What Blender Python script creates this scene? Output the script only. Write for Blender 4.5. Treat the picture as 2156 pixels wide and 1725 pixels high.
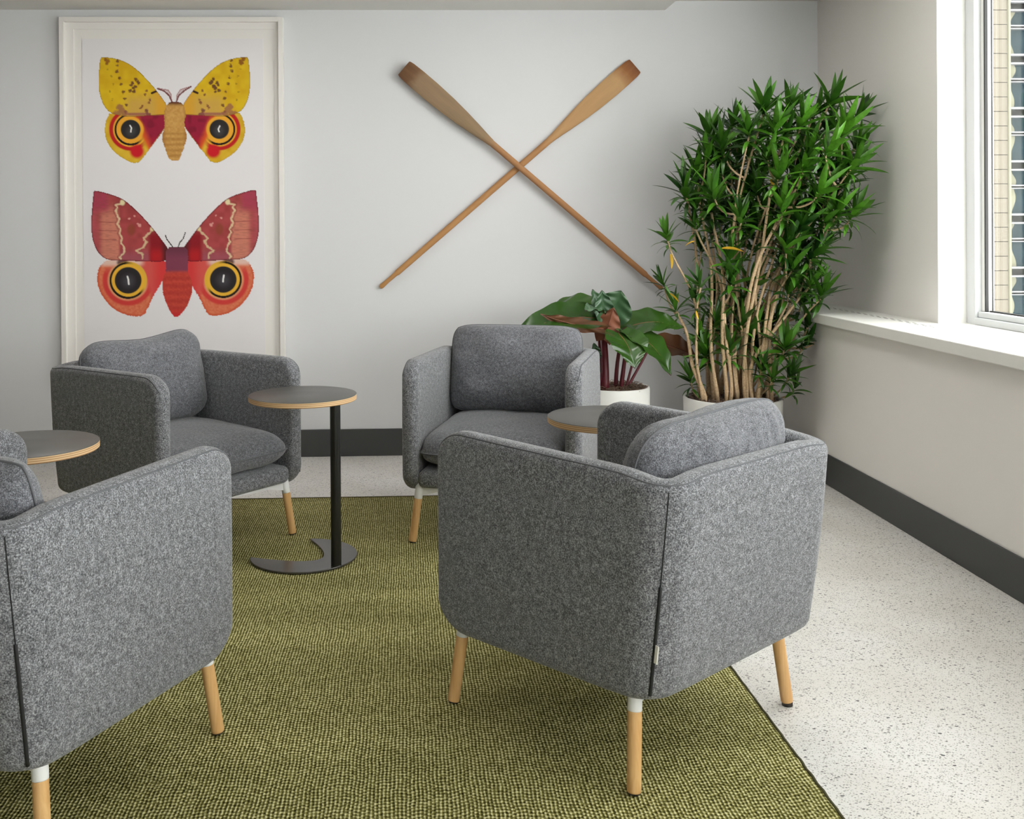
import bpy, bmesh, math, random
import numpy as np
from mathutils import Vector, Matrix, Euler, noise

# ---------------------------------------------------------------- clear
for o in list(bpy.data.objects): bpy.data.objects.remove(o, do_unlink=True)
scene = bpy.context.scene
COL = scene.collection
PI = math.pi

# ---------------------------------------------------------------- camera
CAM_H, F_PX, PX, PY = 1.3, 2150.0, 929.9, 490.25
YAW, PITCH, ROLL = 0.0349, 0.0041, -0.0068
W_PX, H_PX = 2156.0, 1725.0
fw = Vector((math.sin(YAW), math.cos(YAW), 0)); rt = Vector((math.cos(YAW), -math.sin(YAW), 0)); up = Vector((0, 0, 1))
fw2 = fw * math.cos(PITCH) - up * math.sin(PITCH); up2 = up * math.cos(PITCH) + fw * math.sin(PITCH)
rt3 = rt * math.cos(ROLL) + up2 * math.sin(ROLL); up3 = up2 * math.cos(ROLL) - rt * math.sin(ROLL)
cd = bpy.data.cameras.new('camera'); cam = bpy.data.objects.new('camera', cd); COL.objects.link(cam)
cam.matrix_world = Matrix(((rt3.x, up3.x, -fw2.x, 0), (rt3.y, up3.y, -fw2.y, 0), (rt3.z, up3.z, -fw2.z, CAM_H), (0, 0, 0, 1)))
cd.sensor_width = 36; cd.lens = F_PX / W_PX * 36
cd.shift_x = (W_PX / 2 - PX) / W_PX; cd.shift_y = -(H_PX / 2 - PY) / W_PX
cd.clip_start = 0.05; cd.clip_end = 200
scene.camera = cam

# ---------------------------------------------------------------- world, exposure
SKY = 8.6
FILL_LIGHT = 11.0  # strength of the added overhead fill panels
wd = bpy.data.worlds.new('overcast_sky'); scene.world = wd; wd.use_nodes = True
wd.node_tree.nodes['Background'].inputs[0].default_value = (1.0, 0.99, 0.985, 1)
wd.node_tree.nodes['Background'].inputs[1].default_value = SKY
vs = scene.view_settings
vs.view_transform = 'Standard'; vs.look = 'None'; vs.gamma = 1; vs.exposure = 0.0; vs.use_curve_mapping = False

# room numbers (metres; the camera stands at x = 0, y = 0)
YB = 5.864          # back wall
XL = 2.112          # lower part of the window wall
XU = 2.40           # upper part of the window wall
ZS, ZU = 2.555, 2.609
SOFFIT_X = 1.506
SILL_Z = 0.857
X_LEFT, Y_REAR = -6.5, -4.2

# ---------------------------------------------------------------- material helpers
def lin(c):
    return tuple((x / 255 / 12.92) if x / 255 <= 0.04045 else ((x / 255 + 0.055) / 1.055) ** 2.4 for x in c)
def mat(name, col=(200, 200, 200), rough=0.6, metal=0.0, spec=0.5):
    m = bpy.data.materials.new(name); m.use_nodes = True
    b = m.node_tree.nodes['Principled BSDF']
    b.inputs['Base Color'].default_value = (*lin(col), 1)
    b.inputs['Roughness'].default_value = rough; b.inputs['Metallic'].default_value = metal
    b.inputs['Specular IOR Level'].default_value = spec
    return m
def nd(m, t, **kw):
    n = m.node_tree.nodes.new(t)
    for k, v in kw.items():
        if k.startswith('i_'): n.inputs[k[2:].replace('_', ' ')].default_value = v
        else: setattr(n, k, v)
    return n
def ln(m, a, b): m.node_tree.links.new(a, b)
def bsdf(m): return m.node_tree.nodes['Principled BSDF']
def ramp(m, stops):
    r = nd(m, 'ShaderNodeValToRGB'); e = r.color_ramp.elements
    while len(e) < len(stops): e.new(0.5)
    for x, (p, c) in zip(e, stops):
        x.position = p; x.color = (*lin(c), 1)
    return r
def coords(m, scale=(1, 1, 1), rot=(0, 0, 0), kind='Object'):
    tc = nd(m, 'ShaderNodeTexCoord'); mp = nd(m, 'ShaderNodeMapping')
    mp.inputs['Scale'].default_value = scale; mp.inputs['Rotation'].default_value = rot
    ln(m, tc.outputs[kind], mp.inputs['Vector']); return mp.outputs['Vector']
def bump(m, h, strength, dist):
    b = nd(m, 'ShaderNodeBump'); b.inputs['Strength'].default_value = strength; b.inputs['Distance'].default_value = dist
    ln(m, h, b.inputs['Height']); ln(m, b.outputs['Normal'], bsdf(m).inputs['Normal']); return b
def mixc(m, fac, a, b, mode='MIX'):
    n = nd(m, 'ShaderNodeMix', data_type='RGBA', blend_type=mode)
    for s, v in ((n.inputs[0], fac), (n.inputs[6], a), (n.inputs[7], b)):
        if isinstance(v, (int, float)): s.default_value = v
        elif isinstance(v, tuple): s.default_value = (*lin(v), 1)
        else: ln(m, v, s)
    return n.outputs[2]
def mth(m, op, a, b=None, c=None):
    n = nd(m, 'ShaderNodeMath', operation=op)
    for s, v in zip(n.inputs, (a, b, c)):
        if v is None: continue
        if isinstance(v, (int, float)): s.default_value = v
        else: ln(m, v, s)
    return n.outputs[0]

def m_paint(name, col, rough=0.55):
    m = mat(name, col, rough, spec=0.3)
    v = coords(m); n = nd(m, 'ShaderNodeTexNoise'); n.inputs['Scale'].default_value = 160; n.inputs['Detail'].default_value = 4; ln(m, v, n.inputs['Vector'])
    bump(m, n.outputs['Fac'], 0.06, 0.002); return m

def m_fabric(name, dark, mid, light, sc=1.0):
    m = mat(name, mid, 0.95, spec=0.15)
    v = coords(m)
    n1 = nd(m, 'ShaderNodeTexNoise'); n1.inputs['Scale'].default_value = 300 * sc; n1.inputs['Detail'].default_value = 3; n1.inputs['Roughness'].default_value = 0.7; ln(m, v, n1.inputs['Vector'])
    n2 = nd(m, 'ShaderNodeTexNoise'); n2.inputs['Scale'].default_value = 70 * sc; n2.inputs['Detail'].default_value = 2; ln(m, v, n2.inputs['Vector'])
    s = mth(m, 'ADD', mth(m, 'MULTIPLY', n1.outputs['Fac'], 0.8), mth(m, 'MULTIPLY', n2.outputs['Fac'], 0.2))
    r = ramp(m, [(0.36, dark), (0.5, mid), (0.66, light)]); ln(m, s, r.inputs['Fac'])
    ln(m, r.outputs['Color'], bsdf(m).inputs['Base Color'])
    bsdf(m).inputs['Sheen Weight'].default_value = 0.25; bsdf(m).inputs['Sheen Roughness'].default_value = 0.5
    bump(m, n1.outputs['Fac'], 0.35, 0.003); return m

def m_wood(name, a, b, scale=(14, 14, 1.2), rough=0.5, kind='Object'):
    m = mat(name, a, rough, spec=0.35)
    v = coords(m, scale, kind=kind)
    n = nd(m, 'ShaderNodeTexNoise'); n.inputs['Scale'].default_value = 6; n.inputs['Detail'].default_value = 5; n.inputs['Distortion'].default_value = 0.6; ln(m, v, n.inputs['Vector'])
    r = ramp(m, [(0.3, a), (0.7, b)]); ln(m, n.outputs['Fac'], r.inputs['Fac']); ln(m, r.outputs['Color'], bsdf(m).inputs['Base Color'])
    bump(m, n.outputs['Fac'], 0.1, 0.002); return m

def m_terrazzo():
    m = mat('terrazzo', (222, 219, 214), 0.38, spec=0.4)
    v0 = coords(m, kind='Object')
    col = (226, 223, 219)
    prev = None
    n0 = nd(m, 'ShaderNodeTexNoise'); n0.inputs['Scale'].default_value = 3; ln(m, v0, n0.inputs['Vector'])
    r0 = ramp(m, [(0.35, (219, 215, 210)), (0.65, (228, 226, 223))]); ln(m, n0.outputs['Fac'], r0.inputs['Fac']); prev = r0.outputs['Color']
    for sc, thr, rad, dk, rot in ((150, 0.62, 0.30, (148, 145, 140), 0.4), (85, 0.80, 0.24, (118, 116, 113), 1.1), (210, 0.45, 0.30, (182, 178, 172), 2.0), (60, 0.93, 0.2, (84, 82, 82), 0.2)):
        mp = nd(m, 'ShaderNodeMapping'); mp.inputs['Scale'].default_value = (1, 1.5, 1); mp.inputs['Rotation'].default_value = (0, 0, rot); ln(m, v0, mp.inputs['Vector'])
        vo = nd(m, 'ShaderNodeTexVoronoi', distance='EUCLIDEAN'); vo.inputs['Scale'].default_value = sc; ln(m, mp.outputs['Vector'], vo.inputs['Vector'])
        sp = nd(m, 'ShaderNodeSeparateColor'); ln(m, vo.outputs['Color'], sp.inputs['Color'])
        on = mth(m, 'GREATER_THAN', sp.outputs['Red'], thr)
        rr = mth(m, 'MULTIPLY', mth(m, 'ADD', sp.outputs['Green'], 0.6), rad)
        near = mth(m, 'LESS_THAN', vo.outputs['Distance'], rr)
        prev = mixc(m, mth(m, 'MULTIPLY', on, near), prev, dk)
    ln(m, prev, bsdf(m).inputs['Base Color']); return m

def m_rug():
    m = mat('rug_weave', (110, 106, 60), 0.95, spec=0.1)
    v = coords(m)
    nw = nd(m, 'ShaderNodeTexNoise'); nw.inputs['Scale'].default_value = 9; nw.inputs['Detail'].default_value = 3; ln(m, v, nw.inputs['Vector'])
    # slight wander of the rows
    vm = nd(m, 'ShaderNodeVectorMath', operation='MULTIPLY_ADD'); ln(m, nw.outputs['Color'], vm.inputs[0]); vm.inputs[1].default_value = (0.012, 0.012, 0); ln(m, v, vm.inputs[2])
    sx = nd(m, 'ShaderNodeSeparateXYZ'); ln(m, vm.outputs[0], sx.inputs[0])
    PX_, PY_ = 0.0092, 0.0125
    a = mth(m, 'SINE', mth(m, 'MULTIPLY', sx.outputs['X'], 2 * PI / PX_))
    fl = mth(m, 'FLOOR', mth(m, 'MULTIPLY', sx.outputs['X'], 1 / PX_))
    wn = nd(m, 'ShaderNodeTexWhiteNoise', noise_dimensions='1D'); ln(m, fl, wn.inputs['W'])
    yy = mth(m, 'ADD', mth(m, 'MULTIPLY', sx.outputs['Y'], 2 * PI / PY_), mth(m, 'MULTIPLY', wn.outputs['Value'], 6.28))
    b = mth(m, 'SINE', yy)
    n2 = nd(m, 'ShaderNodeTexNoise'); n2.inputs['Scale'].default_value = 130; n2.inputs['Detail'].default_value = 2; ln(m, v, n2.inputs['Vector'])
    h = mth(m, 'ADD', mth(m, 'ADD', mth(m, 'MULTIPLY', a, 0.22), mth(m, 'MULTIPLY', b, 0.16)), mth(m, 'MULTIPLY', n2.outputs['Fac'], 1.0))
    r = ramp(m, [(0.12, (62, 58, 16)), (0.5, (142, 136, 76)), (0.84, (232, 226, 174))]); ln(m, h, r.inputs['Fac'])
    n3 = nd(m, 'ShaderNodeTexNoise'); n3.inputs['Scale'].default_value = 1.6; n3.inputs['Detail'].default_value = 4
    mp = nd(m, 'ShaderNodeMapping'); mp.inputs['Scale'].default_value = (0.5, 3, 1); ln(m, v, mp.inputs['Vector']); ln(m, mp.outputs['Vector'], n3.inputs['Vector'])
    r3 = ramp(m, [(0.3, (214, 214, 206)), (0.7, (255, 255, 255))]); ln(m, n3.outputs['Fac'], r3.inputs['Fac'])  # broad cross bands: shade of the rug's waves put into the colour
    ln(m, mixc(m, 1.0, r.outputs['Color'], r3.outputs['Color'], 'MULTIPLY'), bsdf(m).inputs['Base Color'])
    bump(m, h, 0.7, 0.006); return m

def m_leaf(name, a, b, rough=0.35, back=None):
    m = mat(name, a, rough, spec=0.5)
    oi = nd(m, 'ShaderNodeObjectInfo'); v = coords(m)
    n = nd(m, 'ShaderNodeTexNoise'); n.inputs['Scale'].default_value = 9; ln(m, v, n.inputs['Vector'])
    g = nd(m, 'ShaderNodeNewGeometry')
    f = mth(m, 'ADD', mth(m, 'MULTIPLY', n.outputs['Fac'], 0.45), mth(m, 'MULTIPLY', mth(m, 'ADD', oi.outputs['Random'], g.outputs['Random Per Island']), 0.3))
    r = ramp(m, [(0.25, a), (0.8, b)]); ln(m, f, r.inputs['Fac']); c = r.outputs['Color']
    if back: c = mixc(m, g.outputs['Backfacing'], c, back)
    ln(m, c, bsdf(m).inputs['Base Color'])
    return m

M = {}
M['wall'] = m_paint('wall_paint', (219, 219, 221))
M['wall_r'] = m_paint('window_wall_paint', (236, 232, 228))
M['ceil'] = m_paint('ceiling_paint', (224, 222, 218))
M['floor'] = m_terrazzo()
M['base'] = mat('baseboard_rubber', (62, 63, 63), 0.5)
M['trimw'] = mat('white_trim', (236, 235, 231), 0.4)
M['alu'] = mat('window_aluminium', (206, 208, 209), 0.4, 0.0)
M['gasket'] = mat('black_gasket', (28, 27, 26), 0.6)
M['rug'] = m_rug()
M['rug_edge'] = mat('rug_binding', (70, 66, 34), 0.95)
M['fab'] = m_fabric('heather_grey_wool', (50, 51, 54), (108, 109, 113), (176, 177, 182))
M['fabc'] = m_fabric('heather_grey_cushion', (56, 57, 61), (102, 103, 108), (156, 157, 163), 1.25)
M['pipe'] = mat('grey_piping', (100, 101, 105), 0.95)
M['zip'] = mat('dark_zip', (24, 24, 26), 0.7)
M['tag'] = mat('white_tag', (235, 234, 230), 0.6)
M['wood'] = m_wood('beech_leg', (206, 158, 100), (226, 184, 128))
M['legw'] = mat('white_powdercoat', (240, 240, 240), 0.35)
M['glide'] = mat('felt_glide', (50, 44, 40), 0.9)
M['top'] = mat('grey_laminate', (88, 86, 84), 0.42, spec=0.45)
M['black'] = mat('black_steel', (26, 26, 26), 0.32, spec=0.5)
M['steel'] = mat('dark_grey_plate', (96, 93, 92), 0.24, 0.7)
M['potw'] = mat('white_planter', (238, 237, 233), 0.45)
M['soil'] = mat('potting_soil', (58, 46, 40), 1.0)
M['straw'] = mat('dry_mulch', (120, 98, 82), 0.9)
M['bark'] = m_wood('cane_bark', (176, 146, 112), (214, 188, 152), (20, 20, 20), 0.8)
M['leaf'] = m_leaf('dracaena_leaf', (23, 60, 13), (90, 150, 38), 0.33)
M['yleaf'] = mat('yellow_leaf', (222, 176, 40), 0.5)
M['philo'] = m_leaf('philodendron_leaf', (30, 58, 18), (58, 94, 30), 0.22, (112, 74, 50))
M['philo2'] = m_leaf('young_philodendron_leaf', (48, 80, 54), (66, 98, 64), 0.25, (70, 70, 48))
M['stem'] = mat('burgundy_stem', (98, 26, 38), 0.4)
M['sheath'] = mat('terracotta_underside', (128, 76, 54), 0.45)
M['frame'] = mat('off_white_frame', (234, 230, 226), 0.45)
M['mat'] = mat('mat_board', (234, 230, 226), 0.8)
M['paper'] = mat('print_paper', (231, 227, 229), 0.75)
M['cblock'] = m_paint('cream_block', (90, 84, 74), 0.8)
M['cjoint'] = mat('mortar', (56, 51, 46), 0.9)
M['cmull'] = mat('grey_mullion', (88, 87, 90), 0.5)
M['reflection_strip'] = mat('pale_reflection_and_corner', (100, 98, 80), 0.9)  # pale tone of the pane reflections, shared with the corner strip
M['cpane'] = mat('teal_glazing', (16, 34, 40), 0.3, spec=0.05)
M['ply'] = None

def m_ply():
    m = mat('plywood_edge', (214, 176, 130), 0.6)
    v = coords(m); s = nd(m, 'ShaderNodeSeparateXYZ'); ln(m, v, s.inputs[0])
    w = mth(m, 'SINE', mth(m, 'MULTIPLY', s.outputs['Z'], 2 * PI / 0.0062))
    r = ramp(m, [(0.25, (186, 140, 96)), (0.7, (226, 196, 152))]); ln(m, mth(m, 'ADD', mth(m, 'MULTIPLY', w, 0.5), 0.5), r.inputs['Fac'])
    ln(m, r.outputs['Color'], bsdf(m).inputs['Base Color']); return m
M['ply'] = m_ply()

def m_oar(name, stops, sc):
    m = mat(name, stops[0][1], 0.7, spec=0.25)
    v = coords(m, (3, 30, 30))
    n = nd(m, 'ShaderNodeTexNoise'); n.inputs['Scale'].default_value = 1.6; n.inputs['Detail'].default_value = 8; n.inputs['Roughness'].default_value = 0.65; ln(m, v, n.inputs['Vector'])
    r1 = ramp(m, [(0.3, (132, 96, 62)), (0.7, (184, 142, 96))]); ln(m, n.outputs['Fac'], r1.inputs['Fac'])
    tc = nd(m, 'ShaderNodeTexCoord'); s = nd(m, 'ShaderNodeSeparateXYZ'); ln(m, tc.outputs['Object'], s.inputs[0])
    n2 = nd(m, 'ShaderNodeTexNoise'); n2.inputs['Scale'].default_value = 12; n2.inputs['Detail'].default_value = 6; ln(m, tc.outputs['Object'], n2.inputs['Vector'])
    f = mth(m, 'ADD', mth(m, 'DIVIDE', s.outputs['X'], 2.0), mth(m, 'MULTIPLY', mth(m, 'SUBTRACT', n2.outputs['Fac'], 0.5), sc))
    r2 = ramp(m, stops); ln(m, f, r2.inputs['Fac'])
    c = mixc(m, 0.78, r1.outputs['Color'], r2.outputs['Color'])
    ln(m, c, bsdf(m).inputs['Base Color']); bump(m, n.outputs['Fac'], 0.25, 0.003); return m
M['oarA'] = m_oar('weathered_oar_wood', [(0.0, (92, 58, 38)), (0.035, (104, 74, 54)), (0.06, (146, 124, 100)), (0.3, (140, 122, 98)), (0.36, (178, 130, 90)), (1.0, (176, 124, 82))], 0.05)
M['oarB'] = m_oar('tan_oar_wood', [(0.0, (116, 62, 34)), (0.03, (158, 100, 58)), (0.07, (202, 162, 116)), (0.3, (196, 154, 108)), (0.36, (184, 134, 90)), (1.0, (194, 142, 88))], 0.03)

def m_emit(name, col, s):
    m = bpy.data.materials.new(name); m.use_nodes = True; nt = m.node_tree; nt.nodes.clear()
    e = nt.nodes.new('ShaderNodeEmission'); o = nt.nodes.new('ShaderNodeOutputMaterial')
    e.inputs[0].default_value = (*col, 1); e.inputs[1].default_value = s; nt.links.new(e.outputs[0], o.inputs[0]); return m
def m_glass():
    m = bpy.data.materials.new('window_glass'); m.use_nodes = True; nt = m.node_tree; nt.nodes.clear()
    t = nt.nodes.new('ShaderNodeBsdfTransparent'); g = nt.nodes.new('ShaderNodeBsdfGlossy'); x = nt.nodes.new('ShaderNodeMixShader'); o = nt.nodes.new('ShaderNodeOutputMaterial')
    t.inputs[0].default_value = (0.95, 0.97, 0.96, 1); g.inputs['Roughness'].default_value = 0.02; x.inputs[0].default_value = 0.05
    nt.links.new(t.outputs[0], x.inputs[1]); nt.links.new(g.outputs[0], x.inputs[2]); nt.links.new(x.outputs[0], o.inputs[0]); return m
M['glass'] = m_glass()
def m_attr(name, rough=0.8):
    m = mat(name, (255, 255, 255), rough, spec=0.2); a = nd(m, 'ShaderNodeAttribute', attribute_name='ink'); ln(m, a.outputs['Color'], bsdf(m).inputs['Base Color']); return m

# ---------------------------------------------------------------- object helpers
def mesh(name, verts, faces, m=None, smooth=False):
    me = bpy.data.meshes.new(name); me.from_pydata([tuple(v) for v in verts], [], faces); me.update()
    if m: me.materials.append(m)
    if smooth: me.polygons.foreach_set('use_smooth', [True] * len(me.polygons))
    return me
def link(name, me, parent=None):
    o = bpy.data.objects.new(name, me); COL.objects.link(o)
    if parent: o.parent = parent
    return o
def obj(name, verts, faces, m, parent=None, smooth=False): return link(name, mesh(name, verts, faces, m, smooth), parent)
def tag(o, label=None, cat=None, group=None, kind=None):
    for k, v in (('label', label), ('category', cat), ('group', group), ('kind', kind)):
        if v: o[k] = v
    return o
def thing(name, label, cat, loc=(0, 0, 0), rz=0, group=None):
    o = bpy.data.objects.new(name, None); COL.objects.link(o); o.location = loc; o.rotation_euler = (0, 0, rz); o.empty_display_size = 0.1
    return tag(o, label, cat, group)
class MB:
    def __init__(s): s.v = []; s.f = []
    def add(s, v, f):
        n = len(s.v); s.v += [tuple(p) for p in v]; s.f += [tuple(i + n for i in q) for q in f]; return s
    def box(s, x0, x1, y0, y1, z0, z1):
        return s.add([(x0, y0, z0), (x1, y0, z0), (x1, y1, z0), (x0, y1, z0), (x0, y0, z1), (x1, y0, z1), (x1, y1, z1), (x0, y1, z1)],
                     [(0, 3, 2, 1), (4, 5, 6, 7), (0, 1, 5, 4), (1, 2, 6, 5), (2, 3, 7, 6), (3, 0, 4, 7)])
    def tube(s, pts, r, n=10, cap=True):
        pts = [Vector(p) for p in pts]; rs = r if isinstance(r, (list, tuple)) else [r] * len(pts)
        ref = None; rings = []
        for i, p in enumerate(pts):
            d = (pts[min(i + 1, len(pts) - 1)] - pts[max(i - 1, 0)])
            d = d.normalized() if d.length > 1e-9 else Vector((0, 0, 1))
            if ref is None: ref = Vector((0, 0, 1)) if abs(d.z) < 0.9 else Vector((1, 0, 0))
            a = (ref - d * ref.dot(d)).normalized(); b = d.cross(a); ref = a
            rings.append([p + (a * math.cos(2 * PI * k / n) + b * math.sin(2 * PI * k / n)) * rs[i] for k in range(n)])
        v = [q for R in rings for q in R]; f = []
        for i in range(len(pts) - 1):
            for k in range(n): f.append((i * n + k, i * n + (k + 1) % n, (i + 1) * n + (k + 1) % n, (i + 1) * n + k))
        if cap: f += [tuple(range(n))[::-1], tuple((len(pts) - 1) * n + k for k in range(n))]
        return s.add(v, f)
    def lathe(s, prof, n=48, cx=0, cy=0, close=True):
        v = []; f = []
        for r, z in prof:
            for k in range(n): v.append((cx + r * math.cos(2 * PI * k / n), cy + r * math.sin(2 * PI * k / n), z))
        for i in range(len(prof) - 1):
            for k in range(n): f.append((i * n + k, i * n + (k + 1) % n, (i + 1) * n + (k + 1) % n, (i + 1) * n + k))
        if close: f += [tuple(range(n))[::-1], tuple((len(prof) - 1) * n + k for k in range(n))]
        return s.add(v, f)
    def build(s, name, m, parent=None, smooth=False): return obj(name, s.v, s.f, m, parent, smooth)
def bevel(o, w, seg=2):
    b = o.modifiers.new('bevel', 'BEVEL'); b.width = w; b.segments = seg; b.limit_method = 'ANGLE'; b.angle_limit = 0.6
    return o
def auto_smooth(o, ang=0.6):
    me = o.data; me.polygons.foreach_set('use_smooth', [True] * len(me.polygons))
    bm = bmesh.new(); bm.from_mesh(me)
    for e in bm.edges:
        if len(e.link_faces) == 2 and e.calc_face_angle(0) > ang: e.smooth = False
    bm.to_mesh(me); bm.free(); return o
def struct(name, mb, m, label, cat, bev=None):
    o = mb.build(name, m); tag(o, label, cat, kind='structure')
    if bev: bevel(o, bev)
    return o

# ---------------------------------------------------------------- room shell
struct('floor', MB().box(X_LEFT, XL + 0.02, Y_REAR, YB + 0.02, -0.12, 0), M['floor'], 'pale speckled terrazzo floor', 'floor')
struct('wall_back', MB().box(X_LEFT, XU + 0.3, YB, YB + 0.2, -0.1, 2.9), M['wall'], 'light grey painted wall with oars and print', 'wall')
struct('unseen_wall_left', MB().box(X_LEFT - 0.2, X_LEFT, Y_REAR, YB, -0.1, 2.9), mat('fill_cut_paint', (120, 108, 98), 0.7), 'unseen side wall away from the window, darkened to cut fill light', 'wall')  # unseen wall, set far off and dark to cut light from the left
RW = (0.75, 2.15, 0.25, 2.46)
struct('wall_rear', MB().box(X_LEFT - 0.2, RW[0], Y_REAR - 0.2, Y_REAR, -0.1, 2.9).box(RW[1], XU + 0.3, Y_REAR - 0.2, Y_REAR, -0.1, 2.9).box(RW[0], RW[1], Y_REAR - 0.2, Y_REAR, -0.1, RW[2]).box(RW[0], RW[1], Y_REAR - 0.2, Y_REAR, RW[3], 2.9), M['wall'], 'light grey wall opposite the crossed oars', 'wall')
ceil = MB().box(SOFFIT_X, XU + 0.25, Y_REAR, YB, ZU, 2.9).box(X_LEFT, SOFFIT_X, Y_REAR, YB, ZS, 2.9)
struct('ceiling', ceil, M['ceil'], 'off-white ceiling with a shallow step down', 'ceiling')
W1 = (2.30, 4.526); W2 = (-2.9, 1.75); WZ1 = 2.46
wr = MB()
wr.box(XU, XU + 0.24, W1[1], YB, SILL_Z - 0.03, 2.9).box(XU, XU + 0.24, W2[1], W1[0], SILL_Z - 0.03, 2.9).box(XU, XU + 0.24, Y_REAR, W2[0], SILL_Z - 0.03, 2.9)
wr.box(XU, XU + 0.24, W1[0], W1[1], WZ1, 2.9).box(XU, XU + 0.24, W2[0], W2[1], WZ1, 2.9)
wr.box(XL, XU + 0.24, Y_REAR, YB, -0.1, SILL_Z - 0.03)
struct('wall_right', wr, M['wall_r'], 'grey window wall with a deep lower half', 'wall')
sill = struct('trim_1', MB().box(2.072, XU + 0.13, Y_REAR, YB - 0.001, 0.808, SILL_Z), M['trimw'], 'long white window ledge with a row of vent slots', 'window ledge', 0.004)
vs_ = MB(); y = 5.45
while y > 2.0:
    vs_.box(2.279, 2.284, y - 0.036, y, SILL_Z - 0.002, SILL_Z + 0.0006); vs_.box(2.298, 2.3025, y - 0.055, y - 0.02, SILL_Z - 0.002, SILL_Z + 0.0006); y -= 0.072
tag(vs_.build('vent_slots', mat('vent_slot_dark', (120, 116, 112), 0.8), sill), kind='stuff')
struct('baseboard_back', MB().box(X_LEFT, XL, YB - 0.012, YB, 0, 0.155), M['base'], 'charcoal baseboard under the oars', 'baseboard', 0.003)
struct('baseboard_right', MB().box(XL - 0.010, XL, Y_REAR, YB - 0.012, 0, 0.155), M['base'], 'charcoal baseboard below the window ledge', 'baseboard', 0.003)

# window
def window(name, y0, y1, label):
    r = thing(name, label, 'window'); r['kind'] = 'structure'
    x0 = XU + 0.125
    # lining of the reveal
    MB().box(XU - 0.004, x0 + 0.03, y1 - 0.004, y1 + 0.004, SILL_Z, WZ1).build('jamb_lining', M['trimw'], r)
    z0 = SILL_Z
    fr = MB().box(x0, x0 + 0.085, y1 - 0.075, y1 - 0.004, z0, WZ1); bevel(fr.build('frame_stile', M['alu'], r), 0.004)
    fr = MB().box(x0, x0 + 0.085, y0, y0 + 0.075, z0, WZ1); bevel(fr.build('frame_stile', M['alu'], r), 0.004)
    fr = MB().box(x0 - 0.004, x0 + 0.085, y0 + 0.075, y1 - 0.075, z0, z0 + 0.032); bevel(fr.build('frame_rail', M['alu'], r), 0.004)
    fr = MB().box(x0 + 0.012, x0 + 0.085, y0 + 0.075, y1 - 0.075, z0 + 0.032, z0 + 0.058); bevel(fr.build('frame_rail', M['alu'], r), 0.004)
    fr = MB().box(x0, x0 + 0.085, y0 + 0.075, y1 - 0.075, WZ1 - 0.05, WZ1); bevel(fr.build('frame_rail', M['alu'], r), 0.004)
    a, b = y0 + 0.075, y1 - 0.075
    sash = MB().box(x0 + 0.03, x0 + 0.075, b - 0.024, b, z0 + 0.058, WZ1 - 0.05); bevel(sash.build('sash_stile', M['trimw'], r), 0.003)
    sash = MB().box(x0 + 0.03, x0 + 0.075, a, a + 0.024, z0 + 0.058, WZ1 - 0.05); bevel(sash.build('sash_stile', M['trimw'], r), 0.003)
    g = MB().box(x0 + 0.030, x0 + 0.0425, b - 0.034, b - 0.0245, z0 + 0.06, WZ1 - 0.05); g.build('gasket', M['gasket'], r)
    g = MB().box(x0 + 0.0427, x0 + 0.057, b - 0.034, b - 0.0245, z0 + 0.06, WZ1 - 0.05); g.build('glazing_bead', M['trimw'], r)
    g = MB().box(x0 + 0.0572, x0 + 0.063, b - 0.036, b - 0.0245, z0 + 0.06, WZ1 - 0.05); g.build('gasket', M['gasket'], r)
    g = MB().box(x0 + 0.045, x0 + 0.062, a + 0.024, b - 0.036, z0 + 0.058, z0 + 0.064); g.build('gasket', M['gasket'], r)
    MB().box(x0 + 0.064, x0 + 0.068, a + 0.02, b - 0.03, z0 + 0.055, WZ1 - 0.045).build('pane', M['glass'], r)
    return r
window('window_1', W1[0], W1[1], 'aluminium framed window with white reveal above the ledge')
window('added_window_2', W2[0], W2[1], 'added aluminium framed window, out of view, farther from the plants')  # unseen window, put in for daylight from the right

r3 = thing('added_window_3', 'added window opposite the oars, unseen source of front light', 'window', (0, Y_REAR - 0.1, 0)); r3['kind'] = 'structure'  # unseen window, added to light the scene from the front right
for q in ((RW[0], RW[0] + 0.05, RW[2], RW[3]), (RW[1] - 0.05, RW[1], RW[2], RW[3]), (1.42, 1.48, RW[2], RW[3]), (RW[0] + 0.05, RW[1] - 0.05, RW[2], RW[2] + 0.05), (RW[0] + 0.05, RW[1] - 0.05, RW[3] - 0.05, RW[3])):
    MB().box(q[0], q[1], -0.03, 0.03, q[2], q[3]).build('frame_bar', M['alu'], r3)
for q in ((RW[0] + 0.05, 1.42), (1.48, RW[1] - 0.05)): MB().box(q[0], q[1], -0.002, 0.002, RW[2] + 0.05, RW[3] - 0.05).build('pane', M['glass'], r3)

# building across the street
bd = thing('neighbouring_building', 'cream block building with gridded teal glazing outside the window', 'building', (0.125, 14.0, 0))
bm_ = mesh('block', *(lambda b: (b.v, b.f))(MB().box(0, 0.262, 0, 0.2, 0, 0.193)), M['cblock'])
BH = 0.2025
MB().box(5.6, 8.31, 0.012, 0.6, -4.2, 7).build('pier_wall', M['cjoint'], bd)
for i in range(-12, 23):
    for j in range(5):
        b = link('block', bm_, bd); b.location = (8.032 - j * 0.27, 0, 0.055 + i * BH)
MB().box(8.298, 8.325, -0.03, 0.3, -4.2, 7).build('corner_strip', M['reflection_strip'], bd)  # pale pier edge, in the same colour as the reflection strips
MB().box(5.6, 8.0, 0.3, 5, -4.2, 7).build('core_wall', M['cblock'], bd)
MB().box(8.325, 16, 0.5, 0.6, -4.2, 7).build('dark_room', M['gasket'], bd)
v_ = 14.0 / F_PX
def zz(v): return CAM_H + (478.0 - v) * 14.3 / F_PX
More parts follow.
